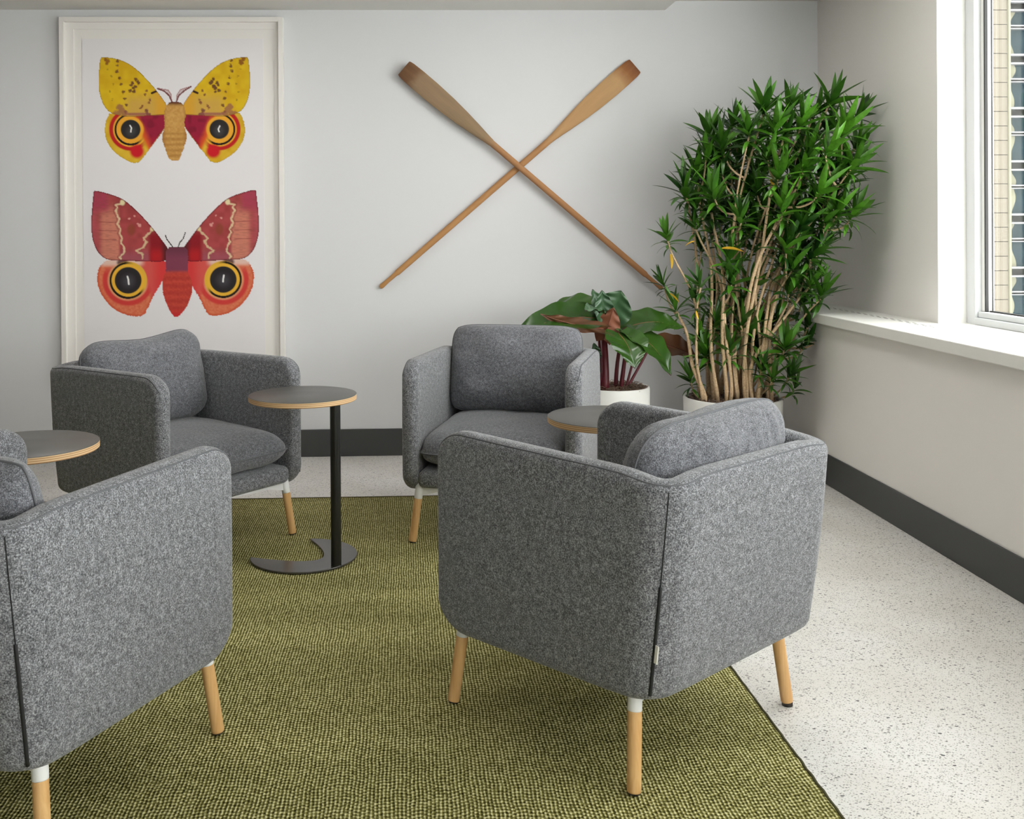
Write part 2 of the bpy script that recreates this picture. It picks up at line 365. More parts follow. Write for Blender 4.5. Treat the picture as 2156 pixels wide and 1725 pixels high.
MB().box(8.33, 8.365, 0.05, 0.16, -4.2, 7).build('mullion', M['cmull'], bd)
for k in range(5): MB().box(9.6 + k * 1.25, 9.65 + k * 1.25, 0.05, 0.16, -4.2, 7).build('mullion', M['cmull'], bd)
rows = []
for k in range(-5, 9):
    for off, h in ((0, 0.03), (18, 0.026), (51, 0.02), (57, 0.014)):
        zc = zz(119 + 112.5 * k + off); rows.append(zc); MB().box(8.365, 15.9, 0.06, 0.15, zc - h / 2, zc + h / 2).build('transom', M['cmull'], bd)
rows.sort()
for a, b in zip(rows, rows[1:]):
    if b - a > 0.2: MB().box(8.366, 15.9, 0.17, 0.18, a, b).build('pane', M['cpane'], bd)
rng = random.Random(4)
for a, b in zip(rows, rows[1:]):
    if b - a > 0.2:   # pale wavy strip per pane: a reflection in the glass built as shape
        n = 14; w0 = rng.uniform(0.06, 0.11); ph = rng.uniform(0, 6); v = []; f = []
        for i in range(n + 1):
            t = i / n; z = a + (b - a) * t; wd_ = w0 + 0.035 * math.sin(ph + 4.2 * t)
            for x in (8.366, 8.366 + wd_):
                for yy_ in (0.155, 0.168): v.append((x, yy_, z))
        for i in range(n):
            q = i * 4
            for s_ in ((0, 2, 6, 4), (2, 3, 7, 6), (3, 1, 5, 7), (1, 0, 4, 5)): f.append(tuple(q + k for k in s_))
        obj('reflection_strip', v, f, M['reflection_strip'], bd)

# glowing fill panels added overhead, out of frame
M['fill_light'] = m_emit('fill_glow', (1.0, 0.965, 0.935), FILL_LIGHT)
k = 0
for lx, ly in ((-1.3, 4.5), (1.15, 4.2)):
    t = thing('fill_panel', 'added square fill panel above the armchair ' + ('before the moth print' if lx < 0 else 'below the crossed oars'), 'added fill light', (lx, ly, ZS), 0, 'added fill panels')
    fr = MB()
    for q in ((-0.32, 0.32, -0.32, -0.3), (-0.32, 0.32, 0.3, 0.32), (-0.32, -0.3, -0.3, 0.3), (0.3, 0.32, -0.3, 0.3)): fr.box(*q, -0.012, 0.001)
    fr.build('fill_panel_frame', M['trimw'], t); MB().box(-0.3, 0.3, -0.3, 0.3, -0.008, -0.002).build('fill_panel_face', M['fill_light'], t)

# ---------------------------------------------------------------- rug
def make_rug():
    x0, x1, y0, y1 = -3.2, 0.945, 0.4, 4.94; nx, ny = 180, 200; T = 0.005
    v = []; f = []; rng = random.Random(3)
    jx = [rng.uniform(-0.004, 0.004) for _ in range(ny + 1)]; jy = [rng.uniform(-0.0025, 0.0025) for _ in range(nx + 1)]
    for j in range(ny + 1):
        for i in range(nx + 1):
            x = x0 + (x1 - x0) * i / nx; y = y0 + (y1 - y0) * j / ny
            if i == nx: x += jx[j]
            if j == ny: y += jy[i]
            z = T + 0.0014 * noise.noise((x * 1.1, y * 4.2, 0)) + 0.0008 * noise.noise((x * 3, y * 9, 5))
            v.append((x, y, max(z, 0.003)))
    f = [(j * (nx + 1) + i, j * (nx + 1) + i + 1, (j + 1) * (nx + 1) + i + 1, (j + 1) * (nx + 1) + i) for j in range(ny) for i in range(nx)]
    # skirt down to the floor
    ring = [i for i in range(nx + 1)] + [j * (nx + 1) + nx for j in range(1, ny + 1)] + [ny * (nx + 1) + i for i in range(nx - 1, -1, -1)] + [j * (nx + 1) for j in range(ny - 1, 0, -1)]
    n0 = len(v); v += [(v[i][0], v[i][1], 0.0) for i in ring]
    for k in range(len(ring)):
        a, b = ring[k], ring[(k + 1) % len(ring)]; f.append((a, n0 + k, n0 + (k + 1) % len(ring), b))
    r = thing('area_rug', 'olive green woven flatweave rug under the armchairs', 'rug')
    obj('rug_weave', v, f, M['rug'], r, True)
    e = MB(); pts = [(x1 + 0.001 + 0.0025 * noise.noise((0, y0 + (y1 - y0) * j / 300 * 30, 0)), y0 + (y1 - y0) * j / 300, 0.0035) for j in range(301)]
    e.tube(pts, 0.0042, 6); pts = [(x0 + (x1 - x0) * j / 200, y1, 0.0035) for j in range(201)]; e.tube(pts, 0.0042, 6)
    e.build('bound_edge', M['rug_edge'], r, True)
    return r
make_rug()

# ---------------------------------------------------------------- armchairs
CW, CT = 0.369, 0.066
YF, YBK = -0.343, 0.416
def chair_lean(y, z): return YF + (y - YF) * (1 + 0.159 * (z - 0.5))
def shell_mesh():
    wc = CW - CT / 2; yb = YBK - CT / 2; rc = 0.052
    ds = [0.0004, 0.0016, 0.004, 0.0075, 0.012, 0.018, 0.025, 0.034, 0.046, 0.06, 0.078, 0.098, 0.12, 0.14]
    L = (yb - rc) - YF
    s = ds + [0.14 + (L - 0.14) * k / 10 for k in range(1, 11)]
    P = [(-wc, YF + d, d) for d in s]                     # left side, front to back
    for k in range(1, 9):
        a = PI - (PI / 2) * k / 8; P.append((-wc + rc + rc * math.cos(a), yb - rc + rc * math.sin(a), 9))
    for k in range(1, 12): P.append((-wc + rc + (2 * wc - 2 * rc) * k / 12, yb, 9))
    R = [(-p[0], p[1], p[2]) for p in P[::-1] if True]
    # drop the mirrored duplicates of the straight back
    half = [p for p in P if p[0] < -1e-6]
    path = half + [(0, yb, 9)] + [(-p[0], p[1], p[2]) for p in half[::-1]]
    v = []; f = []; NS = None; outer_edge = []
    for i, (x, y, d) in enumerate(path):
        a = path[max(i - 1, 0)]; b = path[min(i + 1, len(path) - 1)]
        tx, ty = b[0] - a[0], b[1] - a[1]; l = math.hypot(tx, ty) or 1; tx /= l; ty /= l
        nx, ny = -ty, tx                                   # points to the outside of the U (left turn)
        fr = (y - YF) / (yb - YF)
        zt = 0.750 - 0.008 * fr; zb = 0.202 + 0.022 * fr
        dc = math.hypot(abs(x) - (wc - 0.017), y - (yb - 0.017)); dip = math.exp(-(dc / 0.062) ** 2); zt -= 0.012 * dip; zb += 0.003 * dip
        rt_, rb_ = 0.10, 0.115; hh = CT / 2
        if d < rt_: zt -= rt_ - math.sqrt(max(rt_ ** 2 - (rt_ - d) ** 2, 0))
        if d < rb_: zb += rb_ - math.sqrt(max(rb_ ** 2 - (rb_ - d) ** 2, 0))
        e = 0.03
        if d < e: hh *= math.sqrt(max(1 - ((e - d) / e) ** 2, 0.0004))
        rr = min(hh * 0.98, 0.027)
        sec = []
        for cx, cz, a0 in ((hh - rr, zb + rr, -PI / 2), (hh - rr, zt - rr, 0), (-hh + rr, zt - rr, PI / 2), (-hh + rr, zb + rr, PI)):
            for k in range(6):
                an = a0 + (PI / 2) * k / 5; sec.append((cx + rr * math.cos(an), cz + rr * math.sin(an)))
            # straight runs between the corners
            if (cx > 0 and cz < 0.5 and a0 < 0): sec += [(hh, zb + rr + (zt - zb - 2 * rr) * q / 6) for q in range(1, 6)]
            if a0 == PI / 2: sec += [(-hh, zt - rr - (zt - zb - 2 * rr) * q / 6) for q in range(1, 6)]
        NS = len(sec)
        # the path runs left side -> back -> right side, outside is on the left of travel
        for (o_, z) in sec:
            bul = 0.007 * math.sin(PI * min(max((z - 0.2) / 0.56, 0), 1)) * (1 if o_ > 0 else 0.5) * (1 if o_ >= 0 else -1) * min(d / 0.1, 1)
            px_, py_ = x + nx * (o_ + bul), y + ny * (o_ + bul)
            v.append((px_, chair_lean(py_, z), z))
        zo = zt - rr * 0.3
        px_, py_ = x + nx * (hh - rr * 0.3), y + ny * (hh - rr * 0.3)
        if d > 0.011: outer_edge.append((px_ + nx * 0.0006, chair_lean(py_ + ny * 0.0006, zo), zo + 0.0006))
    def down(p):     # the welt runs on down the front of the arm
        out = []
        for k in range(1, 15):
            t = k / 14; z = p[2] + (0.262 - p[2]) * t; out.append((p[0], p[1], z))
        return out
    outer_edge = down(outer_edge[0])[::-1] + outer_edge + down(outer_edge[-1])
    n = len(path)
    for i in range(n - 1):
        for k in range(NS): f.append((i * NS + k, (i + 1) * NS + k, (i + 1) * NS + (k + 1) % NS, i * NS + (k + 1) % NS))
    f.append(tuple(range(NS))); f.append(tuple(range((n - 1) * NS, n * NS))[::-1])
    me = mesh('shell', v, f, M['fab'], True)
    bm = bmesh.new(); bm.from_mesh(me); bmesh.ops.recalc_face_normals(bm, faces=bm.faces); bm.to_mesh(me); bm.free()
    return me, outer_edge
def pillow(w, h, t, p=3.4, q=0.5, nu=40, nv=30, seed=0, wr=0.006, top=None, ear=0.0, gather=0.0, rnd=0.06):
    """soft cushion: width along x, height along z, thickness along y; seam loop in the middle"""
    v = []; f = []; idx = {}
    def prof(a): return max(1 - abs(a) ** p, 0) ** q
    def pos(i, j, side):
        u = -1 + 2 * i / nu; s = -1 + 2 * j / nv
        u = math.copysign(abs(u) ** 0.8, u); s = math.copysign(abs(s) ** 0.8, s)
        uu, ss = u, s
        # round the outline corners
        k = rnd
        x = u * w / 2 * (1 - k * abs(s) ** 6 * abs(u)) ; z = s * h / 2 * (1 - k * abs(u) ** 6 * abs(s))
        x *= 1 + ear * abs(s) ** 4; z *= 1 + ear * abs(u) ** 4
        if top: z += top(u) * max(0, (s + 1) / 2) ** 1.5
        T = t / 2 * prof(u) * prof(s)
        nn = noise.noise((u * 2.1 + seed, s * 2.1, side * 3 + seed)) * wr * 2.2
        edge = 1 - prof(u) * prof(s)
        nn += wr * 0.8 * noise.noise((u * 7 + seed, s * 7, side + 2.2 * seed)) * (0.3 + edge)
        if gather and s > 0.3: nn += gather * math.sin(u * 38 + 3 * noise.noise((u * 5, seed, 0))) * ((s - 0.3) / 0.7) * prof(s)
        y_ = side * (T + nn * (prof(u) * prof(s)) ** 0.5)
        return (x, y_, z)
    for side in (-1, 1):
        for j in range(nv + 1):
            for i in range(nu + 1):
                edge = i in (0, nu) or j in (0, nv)
                key = (i, j, 0 if edge else side)
                if key not in idx: idx[key] = len(v); v.append(pos(i, j, side if not edge else 0))
        for j in range(nv):
            for i in range(nu):
                q4 = [idx[(a, b, 0 if (a in (0, nu) or b in (0, nv)) else side)] for a, b in ((i, j), (i + 1, j), (i + 1, j + 1), (i, j + 1))]
                f.append(tuple(q4 if side < 0 else q4[::-1]))
    loop = [idx[(i, 0, 0)] for i in range(nu)] + [idx[(nu, j, 0)] for j in range(nv)] + [idx[(i, nv, 0)] for i in range(nu, 0, -1)] + [idx[(0, j, 0)] for j in range(nv, 0, -1)]
    return v, f, [v[i] for i in loop]

SHELL, EDGE = shell_mesh()
EDGE_ME = mesh('piping', *(lambda b: (b.v, b.f))(MB().tube(EDGE, 0.0022, 6)), M['pipe'], True)
def seat_meshes():
    v, f, loop = pillow(0.612, 0.700, 0.185, 5, 0.42, 40, 44, 3, 0.003)
    def tr(p):
        x, y, z = p            # stand the pillow flat: z -> y, -y -> z
        Y = z + 0.005; Z = -y
        Z = Z * (0.85 if Z < 0 else 1.0)
        return (x, Y, 0.372 + Z + 0.012 * (Y + 0.3) * 1.0)
    v2 = [tr(p) for p in v]; lp = [tr(p) for p in loop]; lp.append(lp[0])
    return mesh('seat_cushion', v2, f, M['fabc'], True), mesh('piping', *(lambda b: (b.v, b.f))(MB().tube(lp, 0.0034, 6)), M['pipe'], True)
SEAT, SEATP = seat_meshes()
def base_mesh():
    o = MB().box(-0.306, 0.306, YF + 0.014, 0.36, 0.226, 0.298).build('tmp', M['fab'])
    bevel(o, 0.026, 5); dg = bpy.context.evaluated_depsgraph_get(); me = bpy.data.meshes.new_from_object(o.evaluated_get(dg)); bpy.data.objects.remove(o)
    me.polygons.foreach_set('use_smooth', [True] * len(me.polygons)); me.name = 'seat_base'; return me
BASE = base_mesh()
def leg_meshes(sx, sy):
    foot = Vector((sx * 0.333, sy * 0.307, 0.0)); jn = Vector((sx * 0.311, sy * 0.293, 0.178)); d = (jn - foot) / 0.178
    A = mesh('leg', *(lambda b: (b.v, b.f))(MB().tube([foot + d * 0.003, foot + d * 0.006, foot + d * 0.176, jn], [0.0155, 0.0165, 0.0168, 0.0168], 20)), M['wood'], True)
    B = mesh('leg_socket', *(lambda b: (b.v, b.f))(MB().tube([jn, jn + d * 0.002, jn + d * 0.085], [0.0165, 0.0172, 0.0172], 20)), M['legw'], True)
    C = mesh('glide', *(lambda b: (b.v, b.f))(MB().tube([foot, foot + d * 0.0035], [0.0145, 0.0145], 16)), M['glide'], True)
    return A, B, C
LEGS = [leg_meshes(sx, sy) for sx in (-1, 1) for sy in (-1, 1)]
def under_mesh():
    b = MB()
    for sy in (-1, 1):
        y0 = sy * 0.290
        # tapered cross rail: deep at the legs, shallow in the middle
        xs = [-0.305, -0.21, 0, 0.21, 0.305]; lo = [0.188, 0.212, 0.218, 0.212, 0.188]
        v = []; f = []
        for x, l in zip(xs, lo):
            for yy in (y0 - 0.006, y0 + 0.006):
                v += [(x, yy, l), (x, yy, 0.235)]
        for i in range(4):
            q = i * 4; f += [(q, q + 4, q + 5, q + 1), (q + 2, q + 3, q + 7, q + 6), (q, q + 2, q + 6, q + 4), (q + 1, q + 5, q + 7, q + 3)]
        f += [(0, 1, 3, 2), (16, 18, 19, 17)]
        b.add(v, f)
    for sx in (-1, 1): b.box(sx * 0.29 - 0.006, sx * 0.29 + 0.006, -0.29, 0.29, 0.213, 0.24)
    return mesh('under_frame', b.v, b.f, M['legw'])
UNDER = under_mesh()
def seam_meshes(sx):
    wc = CW - CT / 2; yb = YBK - CT / 2; rc = 0.052; a = PI / 4
    r_ = rc + CT / 2 + 0.001
    def P(z, ex=0.0):
        bul = 0.007 * math.sin(PI * min(max((z - 0.2) / 0.56, 0), 1))
        x = (wc - rc) + (r_ + bul + ex) * math.cos(a); y = (yb - rc) + (r_ + bul + ex) * math.sin(a)
        return Vector((sx * x, chair_lean(y, z), z))
    zs = [0.246 + 0.464 * k / 24 for k in range(25)]
    seam = mesh('seam', *(lambda b: (b.v, b.f))(MB().tube([P(z, -0.0006) for z in zs], 0.0013, 6)), M['zip'], True)
    zp = MB().tube([P(z, -0.0012) for z in zs if z < 0.50], 0.0042, 6); zp = mesh('zip', zp.v, zp.f, M['zip'], True)
    p0, p1 = P(0.325, 0.0), P(0.366, 0.0); n_ = Vector((sx * math.cos(a), math.sin(a), 0)); t_ = Vector((-n_.y, n_.x, 0))
    e_ = n_ * 0.012 + t_ * (0.006 * sx)
    th = t_ * 0.0012
    tg = mesh('care_tag', [p0 - th, p0 + th, p0 + e_ + th, p0 + e_ - th, p1 - th, p1 + th, p1 + e_ + th, p1 + e_ - th], [(0, 1, 2, 3), (4, 7, 6, 5), (0, 4, 5, 1), (1, 5, 6, 2), (2, 6, 7, 3), (3, 7, 4, 0)], M['tag'])
    return seam, zp, tg
SEAMS = {s: seam_meshes(s) for s in (-1, 1)}

def armchair(x, y, th, label, cushion, tag_side=None, low_foot=None, floor_z=0.008):
    r = thing('armchair', label, 'armchair', (x, y, 0), th, 'grey armchairs')
    sh = link('shell', SHELL, r); link('piping', EDGE_ME, sh)
    for s in (-1, 1): link('seam', SEAMS[s][0], sh); link('zip', SEAMS[s][1], sh)
    if tag_side: link('care_tag', SEAMS[tag_side][2], sh)
    link('seat_base', BASE, r)
    sc = link('seat_cushion', SEAT, r); link('piping', SEATP, sc)
    for i, (A, B, C) in enumerate(LEGS):
        a = link('leg', A, r); a['label'] = 'round beech leg'; g = link('glide', C, a)
        if i == low_foot: g.data = mesh('glide', *(lambda b: (b.v, b.f))(MB().tube([(-0.3334, 0.3073, -0.008), (-0.333, 0.307, 0.0035)], 0.0145, 16)), M['glide'], True)   # screwed out to reach the bare floor
        b = link('leg_socket', B, r); b['label'] = 'white metal leg socket'
    link('under_frame', UNDER, r)
    v, f, loop = pillow(**cushion['shape'])
    Mx = Matrix.Translation(Vector(cushion['loc'])) @ Euler(cushion['rot'], 'XYZ').to_matrix().to_4x4()
    v = [Mx @ Vector(p) for p in v]; lp = [Mx @ Vector(p) for p in loop]; lp.append(lp[0])
    c = obj('back_cushion', v, f, M['fabc'], r, True)
    obj('piping', *(lambda b: (b.v, b.f))(MB().tube(lp, 0.003, 6)), M['pipe'], c, True)
    r.location.z = floor_z
    return r
def shp(**kw):
    d = dict(w=0.605, h=0.385, t=0.20, p=3.2, q=0.5, nu=48, nv=36, seed=1, wr=0.007, ear=0.02); d.update(kw); return d
T0 = math.radians(-15)
armchair(0.5727, 2.757, -2.4518, 'heather grey armchair with one leg off the rug on the terrazzo', dict(shape=shp(seed=2, gather=0.006, wr=0.009, h=0.395, ear=0.0, rnd=0.12), loc=(0, 0.265, 0.645), rot=(T0, 0.04, 0.0)), 1, 1)
armchair(-0.9192, 2.49, 2.7331, 'heather grey armchair in front of the half-hidden round side table', dict(shape=shp(seed=7), loc=(0, 0.265, 0.64), rot=(T0, 0, 0)), None)
armchair(-0.9398, 4.296, 0.871, 'heather grey armchair in front of the framed moth print', dict(shape=shp(seed=11, h=0.39, ear=0.0, rnd=0.14, top=lambda u: 0.032 * abs(u) ** 1.3 * (1.25 if u > 0 else 0.7) - 0.022 + 0.012 * u), loc=(0.0, 0.25, 0.65), rot=(T0, 0.03, 0.0)), None)
armchair(0.4246, 4.4099, -0.29, 'heather grey armchair below the crossed oars beside the philodendron', dict(shape=shp(seed=5, h=0.40, rnd=0.10), loc=(0.0, 0.25, 0.65), rot=(T0, 0.0, 0.0)), None)

# ---------------------------------------------------------------- C-base side tables
def side_table(cx, cy, pole_ang, label, z0=0.008, H=0.65):
    r = thing('side_table', label, 'side table', (cx, cy, 0), pole_ang, 'round side tables')
    R = 0.212
    tp = MB().lathe([(R - 0.001, H - 0.003), (R, H - 0.002), (R, H - 0.001), (R - 0.0015, H), (0.05, H)], 96).build('table_top', M['top'], r); auto_smooth(tp, 0.7)
    ed = MB().lathe([(R - 0.003, H - 0.022), (R, H - 0.020), (R, H - 0.0025), (R - 0.002, H - 0.002)], 96).build('plywood_edge', M['ply'], r); auto_smooth(ed, 0.7)
    pl = MB().lathe([(0.02, z0 + 0.006), (0.02, H - 0.021)], 32, 0.186).build('pole', M['black'], r); auto_smooth(pl, 0.7)
    bw = MB().lathe([(0.05, H - 0.026), (0.05, H - 0.021)], 24, 0.15).build('mounting_plate', M['black'], r)
    # crescent base plate: thick at the pole, tapering to two tips
    RO, RI, off = 0.21, 0.185, -0.085
    pts_o = []; pts_i = []
    n = 48; A = math.radians(128)
    for k in range(n + 1):
        a = -A + 2 * A * k / n; pts_o.append((RO * math.cos(a), RO * math.sin(a)))
    B = math.radians(95)
    e0 = Vector((RO * math.cos(A), RO * math.sin(A)))
    for k in range(n + 1):
        t = -1 + 2 * k / n
        # inner edge: a rounded V meeting the outer circle at the tips
        yy = t * (abs(e0.y) - 0.012)
        xx = 0.088 - (0.088 - (e0.x - 0.008)) * (abs(t) ** 1.9)
        pts_i.append((xx, yy))
    v = []; f = []
    for z in (z0, z0 + 0.007):
        v += [(x, y, z) for x, y in pts_o] + [(x, y, z) for x, y in pts_i]
    m_ = n + 1; q = 2 * m_
    for k in range(n):
        f.append((q + k, q + k + 1, q + m_ + k + 1, q + m_ + k)); f.append((k, m_ + k, m_ + k + 1, k + 1))
        f.append((k, k + 1, q + k + 1, q + k)); f.append((m_ + k, q + m_ + k, q + m_ + k + 1, m_ + k + 1))
    f.append((0, q, q + m_, m_)); f.append((n, m_ + n, q + m_ + n, q + n))
    bp = obj('base_plate', v, f, M['steel'], r); bm = bmesh.new(); bm.from_mesh(bp.data); bmesh.ops.recalc_face_normals(bm, faces=bm.faces); bm.to_mesh(bp.data); bm.free()
    bevel(bp, 0.0015, 2)
    return r
side_table(-0.412, 4.048, math.radians(-43), 'round grey table on a black pole with crescent base fully in view')
side_table(0.696, 3.495, math.radians(-25), 'round grey side table tucked between two armchairs near the white planters')
side_table(-1.165, 3.168, math.radians(215), 'round grey side table half hidden by an armchair cushion, before the moth print chair')

# ---------------------------------------------------------------- framed moth print
def framed_print():
    X0, X1, Z0, Z1 = -1.945, -0.690, 0.45, 2.507
    r = thing('framed_print', 'tall white framed print of a yellow and a red moth', 'framed print', ((X0 + X1) / 2, YB, Z0))
    ox, oz = (X0 + X1) / 2, Z0
    def bx(name, x0, x1, y0, y1, z0, z1, m, p=r): return MB().box(x0 - ox, x1 - ox, y0 - YB, y1 - YB, z0 - oz, z1 - oz).build(name, m, p)
    fwid = 0.028; fy0 = YB - 0.045
    for a in ((X0, X0 + fwid, Z0, Z1), (X1 - fwid, X1, Z0, Z1), (X0 + fwid, X1 - fwid, Z1 - fwid, Z1), (X0 + fwid, X1 - fwid, Z0, Z0 + fwid)):
        bevel(bx('frame_bar', a[0], a[1], fy0, YB, a[2], a[3], M['frame']), 0.002)
    bx('backing_board', X0 + fwid, X1 - fwid, YB - 0.016, YB - 0.002, Z0 + fwid, Z1 - fwid, M['mat'])
    for a in ((X0 + fwid, X0 + 0.075, Z0 + fwid, Z1 - fwid), (X1 - 0.052, X1 - fwid, Z0 + fwid, Z1 - fwid), (X0 + 0.075, X1 - 0.052, Z1 - 0.066, Z1 - fwid), (X0 + 0.075, X1 - 0.052, Z0 + fwid, Z0 + 0.066)):
        bx('mat_border', a[0], a[1], YB - 0.022, YB - 0.016, a[2], a[3], M['mat'])
    px0, px1, pz1, pz0 = -1.824, -0.806, 2.388, 0.57
    sheet = bx('print_sheet', px0, px1, YB - 0.0185, YB - 0.0155, pz0, pz1, M['paper'])
    ink = m_attr('moth_ink')
    # picture-plane mapping: sheet drawing units (u, v) to metres
    def U(u): return -1.821 + (u - 172) * (1.013 / 380.0)
    def V(v): return 2.387 - (v - 81) * (1.013 / 380.0) * 1.0
    rs = np.random.RandomState(5)
    def inpoly(px, py, poly):
        ins = np.zeros(px.shape, bool); n = len(poly)
        for i in range(n):
            x1, y1 = poly[i]; x2, y2 = poly[(i + 1) % n]
            c = ((y1 > py) != (y2 > py)); xx = (x2 - x1) * (py - y1) / ((y2 - y1) if y2 != y1 else 1e-9) + x1
            ins ^= c & (px < xx)
        return ins
    def pdist(px, py, pl):
        d = np.full(px.shape, 1e9)
        for (x1, y1), (x2, y2) in zip(pl, pl[1:]):
            dx, dy = x2 - x1, y2 - y1; t = np.clip(((px - x1) * dx + (py - y1) * dy) / (dx * dx + dy * dy + 1e-9), 0, 1)
            d = np.minimum(d, np.hypot(px - x1 - t * dx, py - y1 - t * dy))
        return d
    def smooth_poly(poly, it=2):
        for _ in range(it):
            q = []
            for i in range(len(poly)):
                a = poly[i]; b = poly[(i + 1) % len(poly)]
                q += [(0.75 * a[0] + 0.25 * b[0], 0.75 * a[1] + 0.25 * b[1]), (0.25 * a[0] + 0.75 * b[0], 0.25 * a[1] + 0.75 * b[1])]
            poly = q
        return poly
    def vnoise(x, y, s):
        # smooth value noise
        xi = np.floor(x / s).astype(int); yi = np.floor(y / s).astype(int); fx = x / s - xi; fy = y / s - yi
        T = rs_tab; h = lambda a, b: T[(a * 73 + b * 151) % 4096]
        fx = fx * fx * (3 - 2 * fx); fy = fy * fy * (3 - 2 * fy)
        return (h(xi, yi) * (1 - fx) + h(xi + 1, yi) * fx) * (1 - fy) + (h(xi, yi + 1) * (1 - fx) + h(xi + 1, yi + 1) * fx) * fy
    rs_tab = rs.rand(4096)
    def C(c): return np.array(lin(c))
    def blend(col, c, k):
        k = np.clip(k, 0, 1)[..., None]; return col * (1 - k) + C(c) * k
    def step(x, a, b): 
        t = np.clip((x - a) / (b - a), 0, 1); return t * t * (3 - 2 * t)
    def patch(name, u0, u1, v0, v1, st, sc, ox_, oy_, mid, kind):
        us = np.arange(u0, u1, st); vs2 = np.arange(v0, v1, st); UU, VV = np.meshgrid(us, vs2)
        px = (UU - ox_) * sc; py = (VV - oy_) * sc
        right = px > mid; mx = np.where(right, 2 * mid - px, px)          # fold right half on left
        wob = (vnoise(px, py, 14) - 0.5) * 7
        col = np.ones(px.shape + (3,)) * C((231, 227, 229)); mask = np.zeros(px.shape, bool)
        n1 = vnoise(px, py, 18); n2 = vnoise(px, py, 60); n3 = vnoise(px * 0.25, py, 10)
        if kind == 'yellow':
            fore = smooth_poly([(1000, 790), (860, 590), (740, 450), (600, 310), (480, 232), (350, 188), (230, 176), (170, 176), (158, 300), (146, 480), (160, 640), (205, 770), (285, 870), (480, 915), (640, 905), (800, 895), (990, 885)], 1)
            hind = smooth_poly([(990, 880), (800, 890), (480, 890), (290, 850), (235, 950), (213, 1080), (235, 1200), (290, 1300), (380, 1390), (480, 1450), (560, 1490), (640, 1480), (700, 1400), (770, 1310), (860, 1190), (930, 1090), (990, 1000)], 1)
            body = smooth_poly([(985, 745), (1080, 722), (1185, 745), (1220, 880), (1190, 1010), (1225, 1140), (1222, 1200), (1180, 1320), (1150, 1390), (1130, 1462), (1010, 1455), (975, 1360), (955, 1300), (912, 1170), (960, 1020), (940, 880)], 1)
            ex, ey, er = 535, 1070, 122
            mh = inpoly(mx + wob, py + wob, hind); d = np.hypot(mx - ex, py - ey)
            c = np.ones(col.shape) * C((222, 184, 58)); c = blend(c, (206, 160, 30), n2)
            ang = np.arctan2(py - ey, mx - ex)
            c = blend(c, (186, 34, 34), (1 - step(abs(d - 238), 16, 34)) * step(-(mx - 640) / 100, -1, 0))
            c = blend(c, (234, 168, 52), 1 - step(d, 205, 222))
            crim = step((mx - 640) + 0.45 * (1070 - py), 20, 110) * step(d, 140, 190)
            c = blend(c, (214, 84, 40), step((mx - 600) + 0.45 * (1070 - py), 10, 70) * step(d, 130, 180)); c = blend(c, (150, 32, 58), crim); c = blend(c, (192, 28, 46), crim * step(py, 1120, 1330)); c = blend(c, (118, 26, 44), 0.6 * crim * (1 - step(n2, 0.3, 0.6)))
            c = blend(c, (200, 30, 40), (1 - step(np.hypot(mx - 610, py - 1340), 60, 110)))
            c = blend(c, (30, 24, 22), (1 - step(abs(d - 186), 8, 15)) * (step(-mx, -640, -560) + step(py - ey, 60, 150) * step(-mx, -720, -600)))
            c = blend(c, (234, 168, 52), (1 - step(d, 150, 165)))
            c = blend(c, (46, 44, 44), 1 - step(d, er - 6, er + 4)); c = blend(c, (92, 88, 92), (1 - step(np.hypot(mx - ex - 5, py - ey - 20), 20, 90)) * 0.4)
            c = blend(c, (240, 238, 236), 1 - step(pdist(px, py, [(528, 1020), (545, 1050), (536, 1100)]) if True else 0, 4, 11)); c = blend(c, (240, 238, 236), 1 - step(pdist(px, py, [(1632, 1030), (1612, 1070), (1622, 1100)]), 4, 11))
            edge = step(np.minimum(pdist(mx, py, hind + hind[:1]), 60), 2, 12); c = blend(c, (170, 140, 40), (1 - edge) * 0.6)
            col = np.where(mh[..., None], c, col); mask |= mh
            mf = inpoly(mx + wob * 0.4, py + wob * 0.4, fore)
            c = np.ones(col.shape) * C((222, 186, 34)); c = blend(c, (206, 160, 26), n2 * 0.8)
            c = blend(c, (206, 164, 74), step(py, 560, 760) * step(mx, 420, 560)); c = blend(c, (214, 160, 50), step(mx, 780, 900))
            def spots(pts, r, colr, k=0.9):
                nonlocal c
                dd = np.full(px.shape, 1e9)
                for a, b in pts: dd = np.minimum(dd, np.hypot(mx - a + (n1 - .5) * 22, (py - b + (n3 - .5) * 22)))
                c = blend(c, colr, (1 - step(dd, r * 0.55, r)) * k)
            spots([(600, 450), (628, 480), (560, 490), (545, 520), (640, 500), (600, 540), (575, 560), (535, 590), (578, 605)], 26, (92, 50, 42))
            spots([(375, 220), (385, 280), (375, 350), (405, 430), (425, 510), (450, 605), (465, 690), (485, 770), (470, 850)], 24, (110, 66, 40))
            spots([(265, 230), (235, 200), (255, 245)], 34, (140, 80, 30)); spots([(265, 325), (300, 410), (325, 505), (290, 600), (315, 705)], 16, (150, 118, 30), 0.7)
            spots([(680, 780), (665, 800), (760, 740), (775, 705), (715, 640), (735, 590)], 22, (130, 76, 52)); spots([(735, 840), (745, 880), (770, 890)], 30, (118, 64, 60))
            spots([(400, 790), (430, 830), (390, 870), (350, 880), (460, 870)], 50, (150, 92, 74), 0.8)
            c = blend(c, (60, 34, 26), 1 - step(pdist(mx, py, [(800, 620), (870, 590)]), 10, 17))
            c = blend(c, (150, 84, 84), (1 - step(abs(py - 880), 8, 26)) * step(mx, 440, 520) * step(-mx, -800, -700) * 0.8)
            edge = pdist(mx, py, fore + fore[:1]); c = blend(c, (120, 84, 22), (1 - step(edge, 3, 10)) * 0.7)
            col = np.where(mf[..., None], c, col); mask |= mf
